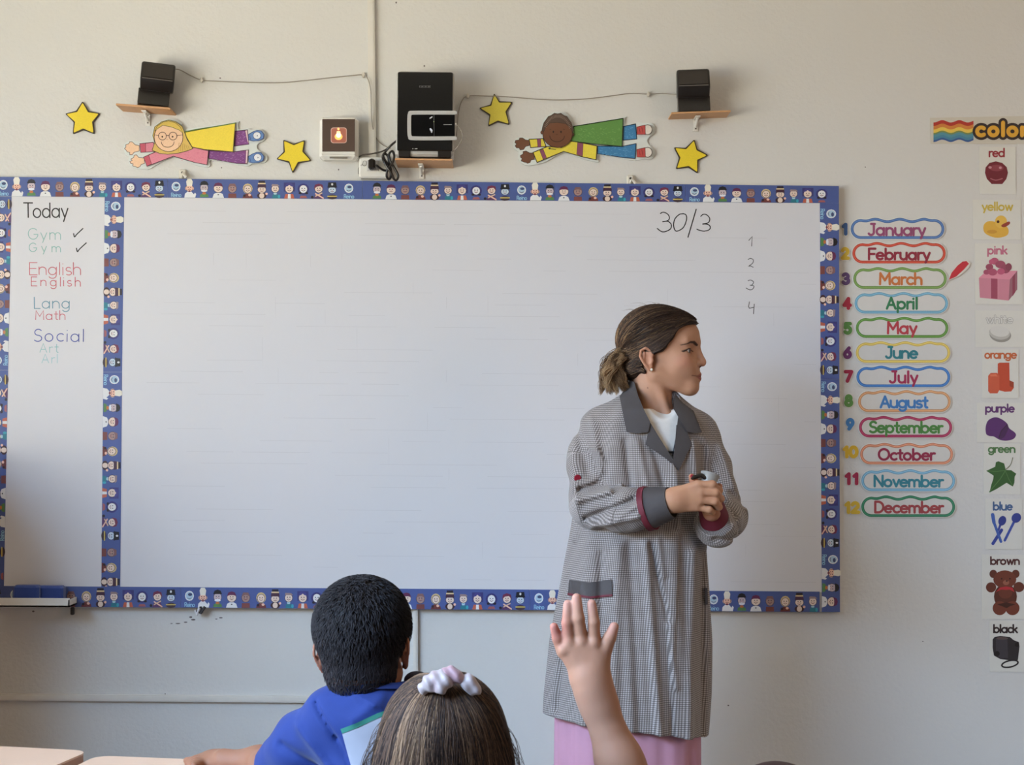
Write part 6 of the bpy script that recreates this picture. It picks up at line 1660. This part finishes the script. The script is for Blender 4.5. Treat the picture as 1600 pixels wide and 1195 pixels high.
def girl_strands():
    N = 6500; K = 22
    ph = RNG.uniform(-2.5, 2.5, N)                       # 0 = towards the camera
    th0 = np.abs(RNG.normal(0, .16, N))+.05; t = np.linspace(0, 1, K)
    th = th0[:, None]+(1.75-th0[:, None])*np.clip(t/.62, 0, 1)[None]
    top = v3((-.02, -.25, 1.0)); top /= np.linalg.norm(top)
    # basis around the crown
    bxv = np.cross(v3((0,1,0)), top); bxv /= np.linalg.norm(bxv); byv = np.cross(top, bxv)
    ph2 = ph[:, None]+.07*np.sin(t[None]*6+RNG.uniform(0, 6, (N, 1)))+RNG.normal(0, .05, (N, 1))*t[None]
    d = np.cos(th)[..., None]*top+np.sin(th)[..., None]*(np.sin(ph2)[..., None]*v3((1,0,0))+np.cos(ph2)[..., None]*v3((0,-1,-.15)))
    d /= ln(d)[..., None]
    pts, r = on_surface(ghair0, GC_, d)
    pts += d*(.001+.004*RNG.random(N))[:, None, None]
    k0 = int(K*.62)-1
    for k in range(k0+1, K):
        f = (k-k0)/(K-1-k0); drop = np.stack([(.004+.018*f)*np.sin(ph), -.012-.010*f*np.ones(N), -.17*f*np.ones(N)], 1)
        pts[:, k] = pts[:, k0]+drop+.003*np.sin(f*6+ph[:, None]*9)
    px, _ = unproj(pts[:, 6]); px2, _ = unproj(pts[:, -4])
    tone = RNG.random(N)
    streak = ((px2 > 590)&(px2 < 668)&(tone < .55))|((px2 > 735)&(px2 < 790)&(tone < .22))
    bs = np.where(tone[:, None] < .5, np.array(lin((46,34,30))), np.where(tone[:, None] < .85, np.array(lin((88,66,54))), np.array(lin((124,94,72)))))
    bs = np.where(streak[:, None], np.array(lin((146,114,88)))*RNG.uniform(.7, 1.1, (N, 1)), bs)
    strands('hair_strands', pts, RNG.uniform(.0006, .0012, N), bs, hair_m, gh, False)
    # loose wisps
    N = 70; K = 14; W_ = np.zeros((N, K, 3)); t = np.linspace(0, 1, K)
    for i in range(N):
        a = RNG.uniform(-1.5, 1.5); q0, _ = on_surface(ghair0, GC_, np.array([[math.sin(a), -.3, math.cos(a)*.8]])/1.1); q0 = q0[0]
        amp = RNG.uniform(.006, .022); sg = np.sign(a)
        for k in range(K): W_[i, k] = q0+v3((sg*(amp*math.sin(t[k]*2.6)+.012*t[k]), 0, .008*math.sin(t[k]*3)-.10*t[k]**1.5))
    strands('loose_wisps', W_, np.full(N, .0004), np.tile(np.array(lin((92,72,58))), (N, 1)), hair_m, gh)
girl_strands()
# scrunchie: folded white and pink ribbon
def ribbon_lump(name, pts, rs, rgbf, par):
    fn = lambda p: chain(p, [Gp(a, b_, c) for a, b_, c in pts], rs, .004)-.0012*np.sin(p[..., 0]*420+p[..., 2]*260)
    A_ = np.array([Gp(a, b_, c) for a, b_, c in pts]); m_ = max(rs)+.006
    return sdf_obj(name, fn, A_.min(0)-m_, A_.max(0)+m_, .0018, mat('satin_ribbon', attr=True, rough=.5, sheen=.3), par, rgbf)
fw = lambda V: np.array(lin((176,156,154)))*(1-.35*np.clip(np.sin(V[:, 0:1]*240), 0, 1))+np.array(lin((160,116,120)))*.35*np.clip(np.sin(V[:, 0:1]*240), 0, 1)
sc_ = ribbon_lump('scrunchie', [(664,1074,-.060),(674,1066,-.066),(686,1060,-.066),(694,1065,-.070),(688,1076,-.074)], [.009,.011,.011,.010,.008], fw, girl)
ribbon_lump('ribbon_loop', [(692,1058,-.060),(702,1053,-.064),(714,1057,-.066),(722,1061,-.066)], [.008,.010,.009,.006], lambda V: np.tile(lin((168,128,132)), (len(V), 1)), sc_)
ribbon_lump('ribbon_loop', [(720,1060,-.062),(732,1066,-.064),(742,1076,-.064)], [.007,.010,.009], lambda V: np.tile(lin((176,156,154)), (len(V), 1)), sc_)
lower(girl, GC_[0], GY, .36, mat('pink_leggings', (150,110,130), rough=.85), .20)
chair(GC_[0], GY, 'pupil chair under the girl with the scrunchie')

# ---- child with the raised hand
RY = -2.25
def Rp(px, py, dy=0.0): return P(px, py, RY+dy)
kid = person_root((Rp(1200,1000)[0], RY, 0), 'child at the lower edge raising a bare left arm with spread fingers')
KC = Rp(1216, 1330); KR = frame(math.radians(85)); KS = .97
FG = [  # knuckle, middle joint, tip, radii
 ([(879,1018,.004),(871,997,.0),(865.5,979,-.004)], [.0086,.0073,.0058]),
 ([(889,1006,.0),(886.5,973,-.004),(887,944,-.002)], [.0087,.0078,.0063]),
 ([(909,1004,.0),(904,966,-.006),(901,934,-.004)], [.0089,.0080,.0065]),
 ([(929,1006,.0),(928,972,-.005),(924.5,943,-.003)], [.0087,.0078,.0063]),
 ([(936,1034,.006),(945,1013,.002),(953,996,-.002),(959.5,979,-.004)], [.0135,.0105,.0086,.0065])]
def kid_arm(p):
    d = scap(p, Rp(925,1068,.006), Rp(930,1085,.006), .0225, .0225)
    d = smax(d, np.abs(p[..., 1]-RY-.004)-.0175, .008)
    arm = chain(p, [Rp(924,1062,.004), Rp(934,1096,.004), Rp(968,1190,.0), Rp(1006,1270,-.006), Rp(1078,1400,.02)], [.0215,.0230,.0295,.034,.044], .02)
    pal = None
    for (a, b, ra, rb) in (((912,1052),(886,1018),.015,.0115), ((916,1050),(897,1012),.016,.012), ((920,1050),(912,1010),.016,.012), ((925,1052),(929,1012),.016,.012), ((930,1054),(938,1030),.016,.013), ((918,1060),(924,1072),.020,.022)):
        e = scap(p, Rp(a[0],a[1],.004), Rp(b[0],b[1],.002), ra, rb); pal = e if pal is None else smin(pal, e, .014)
    d = smin(arm, pal, .016)
    for pts, rs in FG: d = smin(d, chain(p, [Rp(*q) for q in pts], rs, .003), .0040)
    for (x, y) in ((889,1004),(909,1002),(929,1004),(880,1016)): d = smin(d, ssph(p, Rp(x, y, -.006), .0055), .006)
    return d
def kid_skin(p):
    d = head_sdf((p-KC)@KR/KS)*KS
    nk = chain(p, [KC+v3((0,-.01,-.04)), KC+v3((-.01,-.01,-.17))], [.046,.056], .02)
    return np.minimum(kid_arm(p), smin(d, nk, .02))
def kcol(V):
    hc = head_cols(KC, KR, (182,134,106), KS, cheek=.3)(V); px, py = unproj(V)
    tipm = np.zeros(len(V))
    for pts, rs in FG: tipm = np.maximum(tipm, np.clip(1-(ln(V-Rp(*pts[-1]))-.006)/.014, 0, 1))
    w = (tipm*.55)[:, None]; hc = hc*(1-w)+np.array(lin((212,150,132)))*w
    w = (np.clip(1-(ln(V-Rp(865,980,-.004))-.012)/.02, 0, 1)*.4)[:, None]; hc = hc*(1-w)+np.array(lin((196,96,88)))*w
    return hc
kb = sdf_obj('body', kid_skin, (Rp(850,0)[0], RY-.14, KC[2]-.22), (KC[0]+.12, RY+.14, Rp(0,915)[2]), .0019, skin_m, kid, kcol); eyes(kb, KC, KR, KS)
def kh0(p): return head_core((p-KC)@KR/KS)*KS-.008
kh = sdf_obj('hair', lambda p: smax(kh0(p), b_reg((p-KC)@KR/KS), .006), KC-v3((.12,.13,.13)), KC+v3((.12,.13,.14)), .004, hair_m, kid, lambda V: np.tile(lin((58,36,32)), (len(V), 1)))
def k_top(p):
    x = KC[0]
    d = scap(p, KC+v3((-.10,-.0,-.185)), KC+v3((.10,0,-.205)), .052)
    t = chain(p, [KC+v3((0,0,-.22)), (x, RY, .45)], [.085,.115]); t = np.maximum(t, np.abs(p[..., 1]-RY)-.085)
    sl = scap(p, KC+v3((-.10,0,-.185)), Rp(1066,1378,.015), .054, .056)
    sr = scap(p, KC+v3((.11,0,-.21)), KC+v3((.15,.03,-.33)), .05, .05)
    return smax(smin(smin(smin(d, t, .05), sl, .03), sr, .03), .41-p[..., 2], .004)
sdf_obj('top', k_top, (KC[0]-.26, RY-.14, .40), (KC[0]+.24, RY+.14, KC[2]-.08), .006, mat('white_cotton', (220,218,214), rough=.85), kid)
ka = lambda p: chain(p, [KC+v3((.15,.03,-.32)), KC+v3((.16,.08,-.42)), KC+v3((.06,.26,-.40))], [.036,.033,.025], .02)
sdf_obj('forearm', ka, KC+v3((0,-.03,-.48)), KC+v3((.22,.31,-.26)), .006, skin_m, kid, lambda V: np.tile(lin((204,150,118)), (len(V), 1)))
lower(kid, KC[0], RY, .36, mat('grey_trousers', (90,92,100), rough=.85))
chair(KC[0], RY, 'pupil chair under the child with the raised hand')
